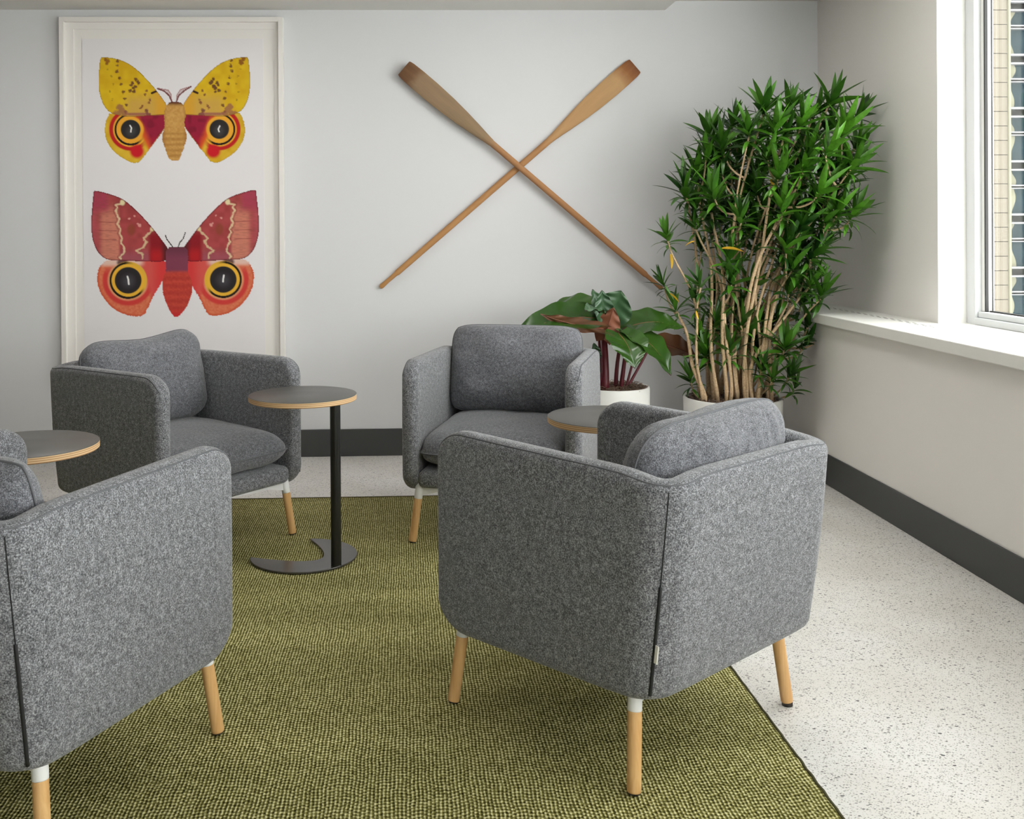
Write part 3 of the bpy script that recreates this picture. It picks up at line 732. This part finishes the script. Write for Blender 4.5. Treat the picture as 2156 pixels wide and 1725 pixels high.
            mb = inpoly(px + wob * 1.2, py + wob * 0.6, body)
            c = np.ones(col.shape) * C((190, 140, 72)); c = blend(c, (214, 168, 96), n1 * 0.8); c = blend(c, (160, 108, 50), (0.5 + 0.5 * np.sin(py / 11.0 + 0.4 * n2)) * 0.55 * step(py, 1080, 1130)); c = blend(c, (96, 52, 36), 1 - step(py, 735, 790)); c = blend(c, (150, 92, 44), step(abs(px - 1078), 90, 150) * 0.6)
            col = np.where(mb[..., None], c, col); mask |= mb
            ant = []
            for s_ in (1, -1):
                L_ = [(1045, 725), (1010, 650), (950, 595), (870, 565)] if s_ == 1 else [(1100, 725), (1130, 650), (1200, 590), (1280, 540)]
                d_ = pdist(px, py, L_); ma = d_ < 9; col = np.where(ma[..., None], C((120, 70, 70)) * np.ones_like(col), col); mask |= ma
                L2 = [(1035, 712), (1035, 640), (1000, 585), (880, 562)] if s_ == 1 else [(1105, 712), (1110, 640), (1150, 580), (1275, 540)]
                fe = (pdist(px, py, L2) < 7); col = np.where((fe & ~ma)[..., None], C((176, 138, 138)) * np.ones_like(col), col); mask |= fe
                fill = inpoly(px, py, L_ + L2[::-1]) & ~ma & ~fe & ~mb & ~mf; col = np.where(fill[..., None], C((208, 190, 192)) * np.ones_like(col), col); mask |= fill
        else:
            fore = smooth_poly([(1000, 830), (900, 690), (790, 545), (650, 390), (500, 250), (400, 197), (250, 150), (150, 126), (124, 140), (124, 190), (105, 350), (93, 560), (108, 700), (150, 820), (210, 900), (290, 945), (420, 950), (720, 965), (960, 970), (985, 900)], 1)
            hind = smooth_poly([(985, 955), (720, 955), (480, 940), (270, 945), (200, 1000), (165, 1080), (157, 1200), (190, 1320), (260, 1430), (360, 1530), (480, 1590), (620, 1615), (700, 1600), (740, 1530), (800, 1400), (880, 1260), (940, 1160), (985, 1080)], 1)
            body = smooth_poly([(970, 800), (1080, 795), (1215, 800), (1225, 950), (1212, 1090), (1258, 1180), (1272, 1300), (1235, 1440), (1165, 1560), (1075, 1640), (1005, 1560), (950, 1430), (915, 1300), (922, 1170), (965, 1080), (958, 950)], 1)
            ex, ey, er = 520, 1185, 156
            mh = inpoly(mx + wob * 1.6, py + wob * 1.6, hind); d = np.hypot(mx - ex, py - ey)
            c = np.ones(col.shape) * C((222, 128, 92)); c = blend(c, (210, 96, 66), n1 * 0.8); c = blend(c, (232, 168, 140), step(-py, -1040, -960))
            ed = pdist(mx, py, hind + hind[:1]); c = blend(c, (206, 92, 60), 1 - step(ed, 6, 34))
            c = blend(c, (206, 62, 58), (1 - step(abs(d - 268), 14, 44)) * step(py, 1000, 1120))
            c = blend(c, (222, 150, 116), (1 - step(d, 225, 250)) * 0.9)
            red = step((mx - 690) + 0.35 * (1185 - py), 0, 90) * step(d, 190, 230)
            c = blend(c, (212, 62, 62), red); c = blend(c, (214, 100, 90), red * (1 - step(mx, 760, 900)) * 0.6); c = blend(c, (186, 44, 52), red * step(py, 1300, 1420))
            c = blend(c, (226, 190, 176), (1 - step(py, 975, 1040)) * step(-mx, -740, -640)); c = blend(c, (110, 78, 74), 1 - step(np.hypot((mx - 455) * 0.7, py - 975), 30, 60))
            c = blend(c, (226, 176, 60), 1 - step(d, 214, 226))
            c = blend(c, (34, 24, 22), (1 - step(abs(d - 205), 9, 16)) * (step(-mx, -600, -480) + step(py - ey, 70, 150) * step(-mx, -740, -650)))
            c = blend(c, (232, 178, 58), 1 - step(d, 182, 196))
            c = blend(c, (44, 40, 42), 1 - step(d, er - 5, er + 5)); c = blend(c, (92, 88, 96), (1 - step(np.hypot(mx - ex, py - ey - 10), 10, 120)) * 0.5)
            c = blend(c, (242, 240, 238), 1 - step(pdist(px, py, [(512, 1140), (522, 1175), (527, 1230)]), 5, 13)); c = blend(c, (242, 240, 238), 1 - step(pdist(px, py, [(1638, 1135), (1630, 1175), (1627, 1210)]), 5, 13))
            col = np.where(mh[..., None], c, col); mask |= mh
            mf = inpoly(mx + wob * 0.4, py + wob * 0.4, fore)
            c = np.ones(col.shape) * C((176, 76, 78)); c = blend(c, (150, 60, 60), n2 * 0.9); c = blend(c, (160, 84, 96), step(py, 780, 930) * 0.8)
            pm = step(-mx, -440, -400) * step(py, 230, 480)
            c = blend(c, (206, 128, 108), pm * step(mx, 150, 260)); c = blend(c, (184, 84, 92), (1 - step(mx, 110, 230)) * 0.8)
            c = blend(c, (170, 64, 84), step(-mx, -330, -250) * step(-py, -420, -300))
            c = blend(c, (140, 30, 38), step(mx - 0.0 * py, 740, 800) * step(py, 560, 680)); c = blend(c, (178, 34, 38), step(mx, 740, 830) * step(py, 760, 900)); c = blend(c, (92, 34, 38), step(mx, 880, 960))
            c = blend(c, (120, 70, 60), (n3 - 0.35) * 0.5 * step(-mx, -440, -400))
            line = [(470, 250), (470, 280), (380, 300), (405, 330), (380, 370), (425, 470), (400, 520), (440, 590), (425, 630), (455, 690), (440, 740), (470, 790), (480, 850), (425, 910), (445, 935)]
            c = blend(c, (222, 200, 160), (1 - step(pdist(mx + (n1 - .5) * 16, py + (n3 - .5) * 12, line), 5, 14)) * 0.85); c = blend(c, (120, 58, 50), (1 - step(abs(pdist(mx, py, line) - 24), 3, 9)) * 0.5 * step(-mx, -430, -400))
            c = blend(c, (226, 210, 166), 1 - step(np.hypot((mx - 462) * 1.0, (py - 268) * 0.8), 18, 38))
            line2 = [(800, 570), (785, 620), (700, 690), (735, 740), (700, 800), (620, 840), (690, 880), (690, 930)]
            c = blend(c, (216, 190, 150), (1 - step(pdist(mx + (n1 - .5) * 22, py + (n3 - .5) * 16, line2), 5, 17)) * 0.85); c = blend(c, (226, 206, 160), 1 - step(np.hypot(mx - 805, (py - 580) * 0.8), 14, 32))
            for a, b, r_ in ((540, 460, 16), (600, 430, 14), (660, 540, 26), (640, 520, 14)): c = blend(c, (214, 150, 140), 1 - step(np.hypot(mx - a + (n1 - .5) * 14, py - b), r_ * 0.5, r_))
            c = blend(c, (140, 70, 48), (1 - step(np.hypot(mx - 560, (py - 590) * 0.7), 30, 64)) * 0.8)
            for yl in (500, 600, 705): c = blend(c, (140, 60, 60), (1 - step(abs(py - yl - (mx - 300) * 0.03), 2, 7)) * step(-mx, -400, -380) * step(mx, 160, 200) * 0.7)
            ed = pdist(mx, py, fore + fore[:1]); c = blend(c, (96, 24, 36), (1 - step(ed, 4, 16)) * 0.8)
            col = np.where(mf[..., None], c, col); mask |= mf
            mb = inpoly(px + wob * 1.3, py + wob * 0.7, body)
            c = np.ones(col.shape) * C((202, 76, 62)); c = blend(c, (184, 62, 50), n1); c = blend(c, (166, 50, 44), (0.5 + 0.5 * np.sin(py / 14.0)) * 0.5 * step(py, 1110, 1150)); c = blend(c, (128, 62, 82), 1 - step(py, 1060, 1110)); c = blend(c, (96, 52, 66), (1 - step(py, 820, 940)) * 0.6); c = blend(c, (196, 44, 48), step(py, 1500, 1620))
            col = np.where(mb[..., None], c, col); mask |= mb
            for L_ in ([(1045, 800), (1005, 745), (975, 705), (958, 660)], [(1105, 800), (1125, 745), (1165, 700), (1190, 630)]):
                ma = pdist(px, py, L_) < 6; col = np.where(ma[..., None], C((60, 52, 52)) * np.ones_like(col), col); mask |= ma
        h, w = px.shape; keep = mask.copy()
        keep[1:] |= mask[:-1]; keep[:-1] |= mask[1:]; keep[:, 1:] |= mask[:, :-1]; keep[:, :-1] |= mask[:, 1:]
        cell = keep[:-1, :-1] | keep[1:, :-1] | keep[:-1, 1:] | keep[1:, 1:]
        jj, ii = np.nonzero(cell)
        faces = np.stack([jj * w + ii, (jj + 1) * w + ii, (jj + 1) * w + ii + 1, jj * w + ii + 1], 1)
        used, inv = np.unique(faces.ravel(), return_inverse=True); faces = inv.reshape(-1, 4)
        X = U(UU).ravel()[used] - ox; Z = V(VV).ravel()[used] - oz; Y = np.full(X.shape, -0.0190)
        me = bpy.data.meshes.new(name); me.from_pydata(np.stack([X, Y, Z], 1).tolist(), [], faces.tolist()); me.update()
        at = me.color_attributes.new('ink', 'FLOAT_COLOR', 'POINT'); c4 = np.ones((len(used), 4)); c4[:, :3] = col.reshape(-1, 3)[used]; at.data.foreach_set('color', c4.ravel().astype(np.float32))
        me.materials.append(ink); o = link(name, me, sheet); return o
    a = patch('printed_moth', 198, 532, 112, 352, 1.25, 5.827, 180, 90, 1080, 'yellow'); a['label'] = 'yellow moth with dark eyespots'
    b = patch('printed_moth', 182, 548, 396, 684, 1.25, 5.528, 170, 380, 1075, 'red'); b['label'] = 'red moth with dark eyespots'
framed_print()

# ---------------------------------------------------------------- oars
def oar(tip, end, yc, prof, grip_at, m, label):
    tip = Vector((tip[0], 0, tip[1])); end = Vector((end[0], 0, end[1])); d = end - tip; L = d.length; ang = math.atan2(-d.z, d.x)
    r = thing('oar', label, 'oar', (tip.x, yc, tip.z)); r.rotation_euler = (0, ang, 0)
    def ring(x, hw, ht, n=16): return [(x, ht * math.sin(2 * PI * k / n), hw * math.cos(2 * PI * k / n)) for k in range(n)]
    def strip(name, pr, par):
        v = []; f = []; n = 16
        for x, hw, ht in pr: v += ring(x, hw, ht, n)
        for i in range(len(pr) - 1):
            for k in range(n): f.append((i * n + k, (i + 1) * n + k, (i + 1) * n + (k + 1) % n, i * n + (k + 1) % n))
        f += [tuple(range(n)), tuple((len(pr) - 1) * n + k for k in range(n))[::-1]]
        o = obj(name, v, f, m, par, True); bm = bmesh.new(); bm.from_mesh(o.data); bmesh.ops.recalc_face_normals(bm, faces=bm.faces); bm.to_mesh(o.data); bm.free(); return auto_smooth(o, 0.9)
    kb = [p for p in prof if p[0] <= 0.66]; strip('blade', kb, r)
    strip('shaft', [kb[-1]] + [p for p in prof if p[0] > 0.66 and p[0] < L - grip_at] + [(L - grip_at, 0.0165, 0.0165)], r)
    strip('grip', [(L - grip_at - 0.002, 0.0165, 0.0165), (L - grip_at + 0.014, 0.0125, 0.0125), (L - 0.06, 0.0115, 0.0115), (L - 0.012, 0.0135, 0.0135), (L, 0.009, 0.009)], r)
    return r
PB = [(0.0, 0.047, 0.004), (0.004, 0.0505, 0.0055), (0.012, 0.0525, 0.006), (0.03, 0.055, 0.0065), (0.10, 0.0575, 0.007), (0.2, 0.0575, 0.008), (0.32, 0.053, 0.009), (0.42, 0.045, 0.010), (0.52, 0.034, 0.012), (0.58, 0.026, 0.014), (0.63, 0.0205, 0.016), (0.66, 0.0185, 0.0168), (0.75, 0.0178, 0.0172), (1.1, 0.0178, 0.0175), (1.4, 0.0175, 0.0172), (1.6, 0.017, 0.017)]
PA = [(x * 1.03 if x < 0.64 else x, a * (1.02 if x < 0.6 else 1), b) for x, a, b in PB]; PA = [(min(x, 0.6599) if 0.6 < x < 0.66 else x, a, b) for x, a, b in PA]
oar((-0.006, 2.214), (1.467, 0.945), YB - 0.0545, PA, 0.13, M['oarA'], 'weathered wooden oar with greyed blade, lying over the other oar')
oar((1.326, 2.23), (-0.15, 0.965), YB - 0.0185, PB, 0.13, M['oarB'], 'tan wooden oar against the wall, crossed under the greyed one')

# ---------------------------------------------------------------- planters and plants
def planter_parts(r, R, z_top, taper=0.94):
    T = 0.016
    p = MB().lathe([(R * taper - 0.02, 0.0), (R * taper, 0.012), (R * 0.985, z_top * 0.6), (R, z_top - 0.012), (R - 0.003, z_top - 0.002), (R - T * 0.5, z_top), (R - T, z_top - 0.004), (R - T, z_top - 0.06), (R - T - 0.004, z_top - 0.065)], 64).build('planter', M['potw'], r); auto_smooth(p, 0.8)
    # soil: a lumpy disc
    v = [(0, 0, z_top - 0.012)]; f = []; n = 40; rings = 10
    for j in range(1, rings + 1):
        for k in range(n):
            a = 2 * PI * k / n; rr = (R - T + 0.001) * j / rings; x, y = rr * math.cos(a), rr * math.sin(a)
            v.append((x, y, z_top - 0.018 + 0.014 * noise.noise((x * 22, y * 22, R)) * (1 if j < rings else 0.3)))
    for k in range(n): f.append((0, 1 + k, 1 + (k + 1) % n))
    for j in range(rings - 1):
        for k in range(n): f.append((1 + j * n + k, 1 + (j + 1) * n + k, 1 + (j + 1) * n + (k + 1) % n, 1 + j * n + (k + 1) % n))
    obj('soil', v, f, M['soil'], r, True)
    rng = random.Random(int(R * 1000)); mb = MB()
    for _ in range(420):
        a = rng.uniform(0, 2 * PI); rr = (R - T - 0.008) * math.sqrt(rng.random()); b = rng.uniform(0, 2 * PI); l = rng.uniform(0.015, 0.05)
        x, y = rr * math.cos(a), rr * math.sin(a); z = z_top - 0.012 + rng.uniform(-0.004, 0.012)
        e = (x + l * math.cos(b), y + l * math.sin(b)); k_ = min(1, (R - T - 0.002) / max(math.hypot(*e), 1e-6)) if rng.random() < 0.85 else min(1, (R + 0.008) / max(math.hypot(*e), 1e-6))
        mb.tube([(x, y, z), ((x + e[0] * k_) / 2, (y + e[1] * k_) / 2, z + rng.uniform(0.002, 0.014)), (e[0] * k_, e[1] * k_, z + rng.uniform(-0.002, 0.012))], rng.uniform(0.0008, 0.0018), 4)
    tag(mb.build('mulch', M['straw'], r), kind='stuff')

def leaf_mesh(name, arch, m, wid=0.155, fold=0.25, n=6, seedw=0):
    v = []; f = []
    for i in range(n + 1):
        t = i / n; w = wid / 2 * (math.sin(PI * min(1, (t * 0.94 + 0.06)) ** 0.82) ** 0.75 if t < 1 else 0.0)
        w = max(w, 0.004)
        a = arch * t; x = (math.sin(a) / arch if abs(arch) > 1e-3 else t); z = -((1 - math.cos(a)) / arch if abs(arch) > 1e-3 else 0)
        nx, nz = -math.sin(-a), math.cos(a)
        v += [(x + fold * w * math.sin(a), w, z + fold * w * math.cos(a)), (x, 0, z), (x + fold * w * math.sin(a), -w, z + fold * w * math.cos(a))]
    for i in range(n): q = i * 3; f += [(q, q + 1, q + 4, q + 3), (q + 1, q + 2, q + 5, q + 4)]
    return mesh(name, v, f, m, True)

def ray_pt(u, v, y):
    """point of the room at depth y seen in direction (u, v); used once to measure where shoots stand"""
    d = fw2 + rt3 * ((u - PX) / F_PX) - up3 * ((v - PY) / F_PX); t = y / d.y
    return Vector((d.x * t, d.y * t, CAM_H + d.z * t))

def dracaena():
    C0 = Vector((1.70, 5.28, 0)); R = 0.252; ZT = 0.412
    root = thing('potted_dracaena', 'tall bushy dracaena with pale canes in a wide white planter', 'potted plant', C0)
    planter_parts(root, R, ZT)
    rng = random.Random(12)
    shoots = [(1745,222),(1799,250),(1608,240),(1656,240),(1540,270),(1495,296),(1712,244),(1773,286),(1686,268),(1630,284),(1577,286),(1521,316),(1799,314),(1738,326),(1677,318),(1617,336),(1551,340),(1486,338),(1792,356),(1756,378),(1690,364),(1638,378),(1582,378),(1521,370),(1469,380),(1770,396),(1445,412),(1482,404),(1530,406),(1595,412),(1669,414),(1721,412),(1762,454),(1790,460),(1712,464),(1647,448),(1599,464),(1462,446),(1498,448),(1464,482),(1730,500),(1682,490),(1721,530),(1406,508),(1399,604),(1475,606),(1464,644),(1424,656),(1476,530),(1534,552),(1582,612),(1669,568),(1706,545),(1703,606),(1686,644),(1728,630),(1521,704),(1560,696),(1612,700),(1473,712),(1651,738),(1690,734),(1722,712),(1538,748),(1490,752),(1595,752),(1455,804),(1660,796),(1625,804),(1603,782),(1672,822),(1500,640),(1640,560),(1560,470),(1620,500),(1650,330),(1700,330),(1575,330),(1740,280),(1700,300),(1650,290),(1600,300),(1550,310),(1510,345),(1740,440),(1670,380),(1560,420),(1505,420),(1605,370),(1720,370),(1545,455),(1580,430),(1625,440),(1660,470),(1695,450),(1735,470),(1520,470),(1600,520),(1655,525),(1690,520),(1555,515),(1500,490),(1635,470),(1575,490),(1685,590),(1660,620),(1540,600),(1505,690),(1580,720),(1635,680),(1700,690),(1555,660)]
    S = []
    for (u, v) in shoots:
        yc = 5.28 - 0.30 * (u - 1560) / 280 if u > 1560 else 5.28 + 0.05 * (1560 - u) / 160
        low = v > 590
        y = yc + rng.uniform(-0.17, 0.17) * (0.8 if low else 1.0)
        if v < 480 and 1480 < u < 1740: y = yc + rng.uniform(-0.26, 0.22)
        y = min(y, 5.62); S.append((u, v, ray_pt(u, v, y)))
    # main canes: from the planter to well spread shoots
    mains = [i for i, s in enumerate(S) if s[1] < 470 and i % 2 == 0] + [i for i, s in enumerate(S) if 480 <= s[1] < 660 and i % 2 == 1]
    canes = []
    for i in mains:
        p1 = S[i][2]; a = rng.uniform(0, 2 * PI); rr = rng.uniform(0.03, 0.19)
        dirx = max(-1, min(1, (p1.x - C0.x) / 0.4)); b = C0 + Vector((0.13 * dirx + 0.09 * math.cos(a), 0.14 * math.sin(a), ZT - 0.02))
        pts = []; n = 14; ph = rng.uniform(0, 6); am = rng.uniform(0.01, 0.035); kx = rng.uniform(-1, 1) * 0.05
        for k in range(n + 1):
            t = k / n; p = b.lerp(p1, t); s_ = t ** 1.6
            p = Vector((b.x + (p1.x - b.x) * s_, b.y + (p1.y - b.y) * s_, b.z + (p1.z - b.z) * t))
            p += Vector((am * math.sin(ph + 7 * t) + kx * math.sin(PI * t), am * math.cos(ph + 5 * t), 0)) * (t * (1 - t) * 4) ** 0.7
            pts.append(p)
        r0 = rng.uniform(0.007, 0.0125)
        canes.append((pts, r0, i))
    for pts, r0, i in canes:
        MB().tube([p - C0 for p in pts], [r0 * (1 - 0.45 * k / (len(pts) - 1)) * (1 + 0.08 * math.sin(k * 2.3)) for k in range(len(pts))], 8).build('cane', M['bark'], root, True)
    for i, (u, v, p1) in enumerate(S):
        if i in mains: continue
        best = None
        for pts, r0, _ in canes:
            for k, p in enumerate(pts[1:-1]):
                if p.z < p1.z - 0.05:
                    d = (p - p1).length + 0.4 * abs((p1 - p).z - 0.18)
                    if best is None or d < best[0]: best = (d, p)
        if best is None or p1.z < ZT + 0.22:
            a = rng.uniform(0, 2 * PI); q = C0 + Vector((max(-0.2, min(0.2, (p1.x - C0.x) * 0.7)), 0.12 * math.sin(a), ZT - 0.02))
        else: q = best[1]
        mid = q.lerp(p1, 0.5) + Vector(((p1.x - q.x) * 0.25, (p1.y - q.y) * 0.2, -0.03 - 0.1 * abs(p1.x - q.x)))
        pts = []
        for k in range(9):
            t = k / 8; pts.append((q * (1 - t) ** 2 + mid * 2 * t * (1 - t) + p1 * t * t) - C0)
        MB().tube(pts, [0.0062 - 0.0022 * k / 8 for k in range(9)], 7).build('branch', M['bark'], root, True)
    # leaves in whorls
    LM = [leaf_mesh('leaf', a, M['leaf'], w, fo) for a, w, fo in ((0.35, 0.20, 0.3), (0.75, 0.19, 0.25), (1.15, 0.19, 0.2), (0.1, 0.18, 0.35))]
    LY = leaf_mesh('leaf', 0.7, M['yleaf'], 0.15, 0.25)
    leaves = []
    for si, (u, v, p) in enumerate(S):
        small = v > 480 and (u < 1480 or v > 760)
        nl = rng.randint(19, 25) if not small else rng.randint(15, 20); L0 = rng.uniform(0.15, 0.185) * (0.72 if small else 1.0)
        tx = max(-1, min(1, (p.x - C0.x) / 0.5)); axis = Vector((0.55 * tx + rng.uniform(-0.2, 0.2), -0.22 + rng.uniform(-0.25, 0.2), 1.0)).normalized()
        q = axis.to_track_quat('Z', 'Y')
        for k in range(nl):
            t = k / nl; az = k * 2.39996 + si; el = math.radians(82 - 92 * t ** 0.8 + rng.uniform(-9, 9))
            L = L0 * (0.6 + 0.45 * math.sin(PI * min(t + 0.25, 1) ** 1.0)) * rng.uniform(0.88, 1.1)
            loc = p + q @ Vector((0, 0, 0.030 - 0.075 * t)); 
            Rm = (q.to_matrix() @ Euler((0, -el, 0)).to_matrix()) if False else (q.to_matrix() @ Matrix.Rotation(az, 3, 'Z') @ Matrix.Rotation(-el, 3, 'Y') @ Matrix.Rotation(rng.uniform(-0.35, 0.35), 3, 'X'))
            tip = loc + Rm @ Vector((L * 0.9, 0, -L * 0.15))
            if tip.y > YB - 0.015 or (tip.x > XU - 0.012 and tip.z > 0.8) or (tip.x > 2.06 and tip.z < 0.9): continue
            if tip.z < ZT + 0.01 and math.hypot(tip.x - C0.x, tip.y - C0.y) < R + 0.03: continue
            leaves.append((loc - C0, Rm, L, 3 if t < 0.2 else (0 if t < 0.45 else (1 if t < 0.75 else 2))))
    leaves.sort(key=lambda l: l[0].y)
    ny = 0
    for loc, Rm, L, kd in leaves[:296]:
        o = link('leaf', LM[kd], root); o.matrix_local = Matrix.Translation(loc) @ Rm.to_4x4() @ Matrix.Diagonal((L, L, L, 1))
    mb_v, mb_f = [], []
    src = [([v.co.copy() for v in me.vertices], [tuple(p.vertices) for p in me.polygons]) for me in LM]
    for loc, Rm, L, kd in leaves[296:]:
        vv, ff = src[kd]; n0 = len(mb_v); mb_v += [tuple(loc + Rm @ (c * L)) for c in vv]; mb_f += [tuple(i + n0 for i in q) for q in ff]
    fo = obj('foliage', mb_v, mb_f, M['leaf'], root, True); tag(fo, kind='stuff')
    for (u, v, y, az, el, L) in ((1520, 523, 5.02, -0.1, 0.1, 0.11), (1462, 508, 5.1, 2.6, -0.2, 0.06), (1412, 535, 5.2, 0.2, -1.35, 0.08), (1622, 378, 5.0, 1.0, -0.4, 0.07), (1466, 655, 5.12, 1.2, -1.0, 0.05), (1410, 618, 5.15, 0.0, -0.55, 0.07)):
        o = link('leaf', LY, root); o['label'] = 'yellowed leaf'
        o.matrix_local = Matrix.Translation(ray_pt(u, v, y) - C0) @ Matrix.Rotation(az, 4, 'Z') @ Matrix.Rotation(-el, 4, 'Y') @ Matrix.Rotation(-0.7, 4, 'X') @ Matrix.Diagonal((L, L * 1.3, L, 1))
    return root
dracaena()

def philodendron():
    C0 = Vector((1.07, 5.27, 0)); R = 0.188; ZT = 0.478
    root = thing('potted_philodendron', 'broad leaved philodendron with burgundy stems in a white planter', 'potted plant', C0)
    planter_parts(root, R, ZT, 0.92)
    def big_leaf(base, tip, width, nrm, sag=0.0, fold=0.15, m=M['philo'], cup=0.0, heart=0.12):
        base, tip, nrm = Vector(base), Vector(tip), Vector(nrm).normalized()
        ax = tip - base; L = ax.length; side = ax.cross(nrm).normalized(); up_ = side.cross(ax).normalized()
        n, mwid = 22, 8; v = []; f = []
        for i in range(n + 1):
            t = i / n
            w = width / 2 * (math.sin(PI * (0.10 + 0.90 * t) ** 0.80)) ** 0.85 if t < 1 else 0.0
            w = max(w, 0.0008)
            c = base + ax * t + up_ * (sag * math.sin(PI * t))
            for j in range(-mwid, mwid + 1):
                s_ = j / mwid
                back = -heart * L * (1 - t) ** 4 * abs(s_) ** 1.0
                rip = 0.006 * math.sin(t * 22 + abs(s_) * 4) * abs(s_)
                z = fold * w * abs(s_) + cup * w * s_ * s_ + rip
                v.append(c + side * (w * s_) + up_ * z + ax.normalized() * back - C0)
        k = 2 * mwid + 1
        for i in range(n):
            for j in range(2 * mwid): f.append((i * k + j, i * k + j + 1, (i + 1) * k + j + 1, (i + 1) * k + j))
        lf = obj('leaf', v, f, m, root, True)
        # raised midrib
        MB().tube([base + ax * (i / 12) + up_ * (sag * math.sin(PI * i / 12) - 0.0015) - C0 for i in range(13)], [0.004 * (1 - 0.8 * i / 12) for i in range(13)], 6).build('midrib', M['sheath'] if m is M['philo'] else m, lf, True)
        return lf
    P = ray_pt
    def stem(u0, v0, y0, u1, v1, y1, r0, r1, m, bow=0.0):
        a, b = P(u0, v0, y0), P(u1, v1, y1); a.z = ZT - 0.03; pts = []
        for k in range(9):
            t = k / 8; p = a.lerp(b, t); p.x += bow * math.sin(PI * t); pts.append(p - C0)
        MB().tube(pts, [r0 + (r1 - r0) * k / 8 for k in range(9)], 10).build('stem', m, root, True)
    # (measured bases and tips of each leaf)
    big_leaf(P(1268, 672, 5.26), P(1076, 708, 5.02), 0.22, (-0.15, -0.75, 0.85), 0.055, 0.10, cup=0.05)
    big_leaf(P(1268, 660, 5.32), P(1146, 654, 5.50), 0.20, (-0.1, -0.5, 1.0), 0.045, 0.15)
    big_leaf(P(1266, 668, 5.24), P(1247, 609, 5.26), 0.085, (0.3, -1, 0.1), 0.01, 0.25, M['philo2'])
    big_leaf(P(1272, 672, 5.20), P(1267, 611, 5.18), 0.10, (0.1, -1, 0.1), 0.0, 0.3, M['philo2'])
    big_leaf(P(1282, 672, 5.25), P(1308, 612, 5.24), 0.20, (-0.25, -1, 0.15), -0.01, 0.2, M['philo2'], cup=0.1)
    big_leaf(P(1262, 658, 5.14), P(1232, 654, 5.00), 0.10, (0, -0.6, 1.0), 0.02, 0.1, M['philo2'])
    big_leaf(P(1302, 702, 5.14), P(1337, 776, 4.98), 0.22, (0.25, -1.0, 0.75), 0.03, 0.22)
    big_leaf(P(1318, 698, 5.20), P(1413, 791, 5.02), 0.19, (0.55, -0.85, 0.8), 0.05, 0.15)
    big_leaf(P(1308, 694, 5.28), P(1440, 690, 5.22), 0.20, (0.1, -0.7, 1.0), 0.045, 0.15)
    big_leaf(P(1372, 722, 5.36), P(1466, 752, 5.42), 0.17, (0.25, 0.75, 0.6), 0.02, 0.12)
    big_leaf(P(1258, 752, 5.18), P(1250, 722, 5.16), 0.05, (-0.2, -1, 0.2), 0.0, 0.3, M['philo2'])
    stem(1274, 806, 5.20, 1268, 668, 5.24, 0.022, 0.014, M['stem'], 0.006)
    stem(1268, 800, 5.24, 1260, 690, 5.28, 0.009, 0.007, M['stem'])
    stem(1296, 790, 5.26, 1312, 700, 5.24, 0.012, 0.008, M['stem'], -0.01)
    stem(1306, 790, 5.22, 1322, 704, 5.20, 0.013, 0.008, M['stem'])
    stem(1316, 792, 5.28, 1346, 712, 5.30, 0.007, 0.006, M['stem'])
    stem(1318, 796, 5.30, 1372, 724, 5.36, 0.008, 0.006, M['stem'])
    stem(1268, 802, 5.22, 1254, 745, 5.17, 0.008, 0.006, M['stem'])
    # unfurled leaves that show their terracotta undersides
    big_leaf(P(1272, 716, 5.19), P(1292, 648, 5.16), 0.13, (0.2, 1.0, 0.2), 0.0, 0.3, M['sheath'], cup=0.1)
    big_leaf(P(1270, 692, 5.15), P(1138, 662, 5.06), 0.085, (-0.1, 0.9, 0.6), -0.02, 0.12, M['philo'])
philodendron()
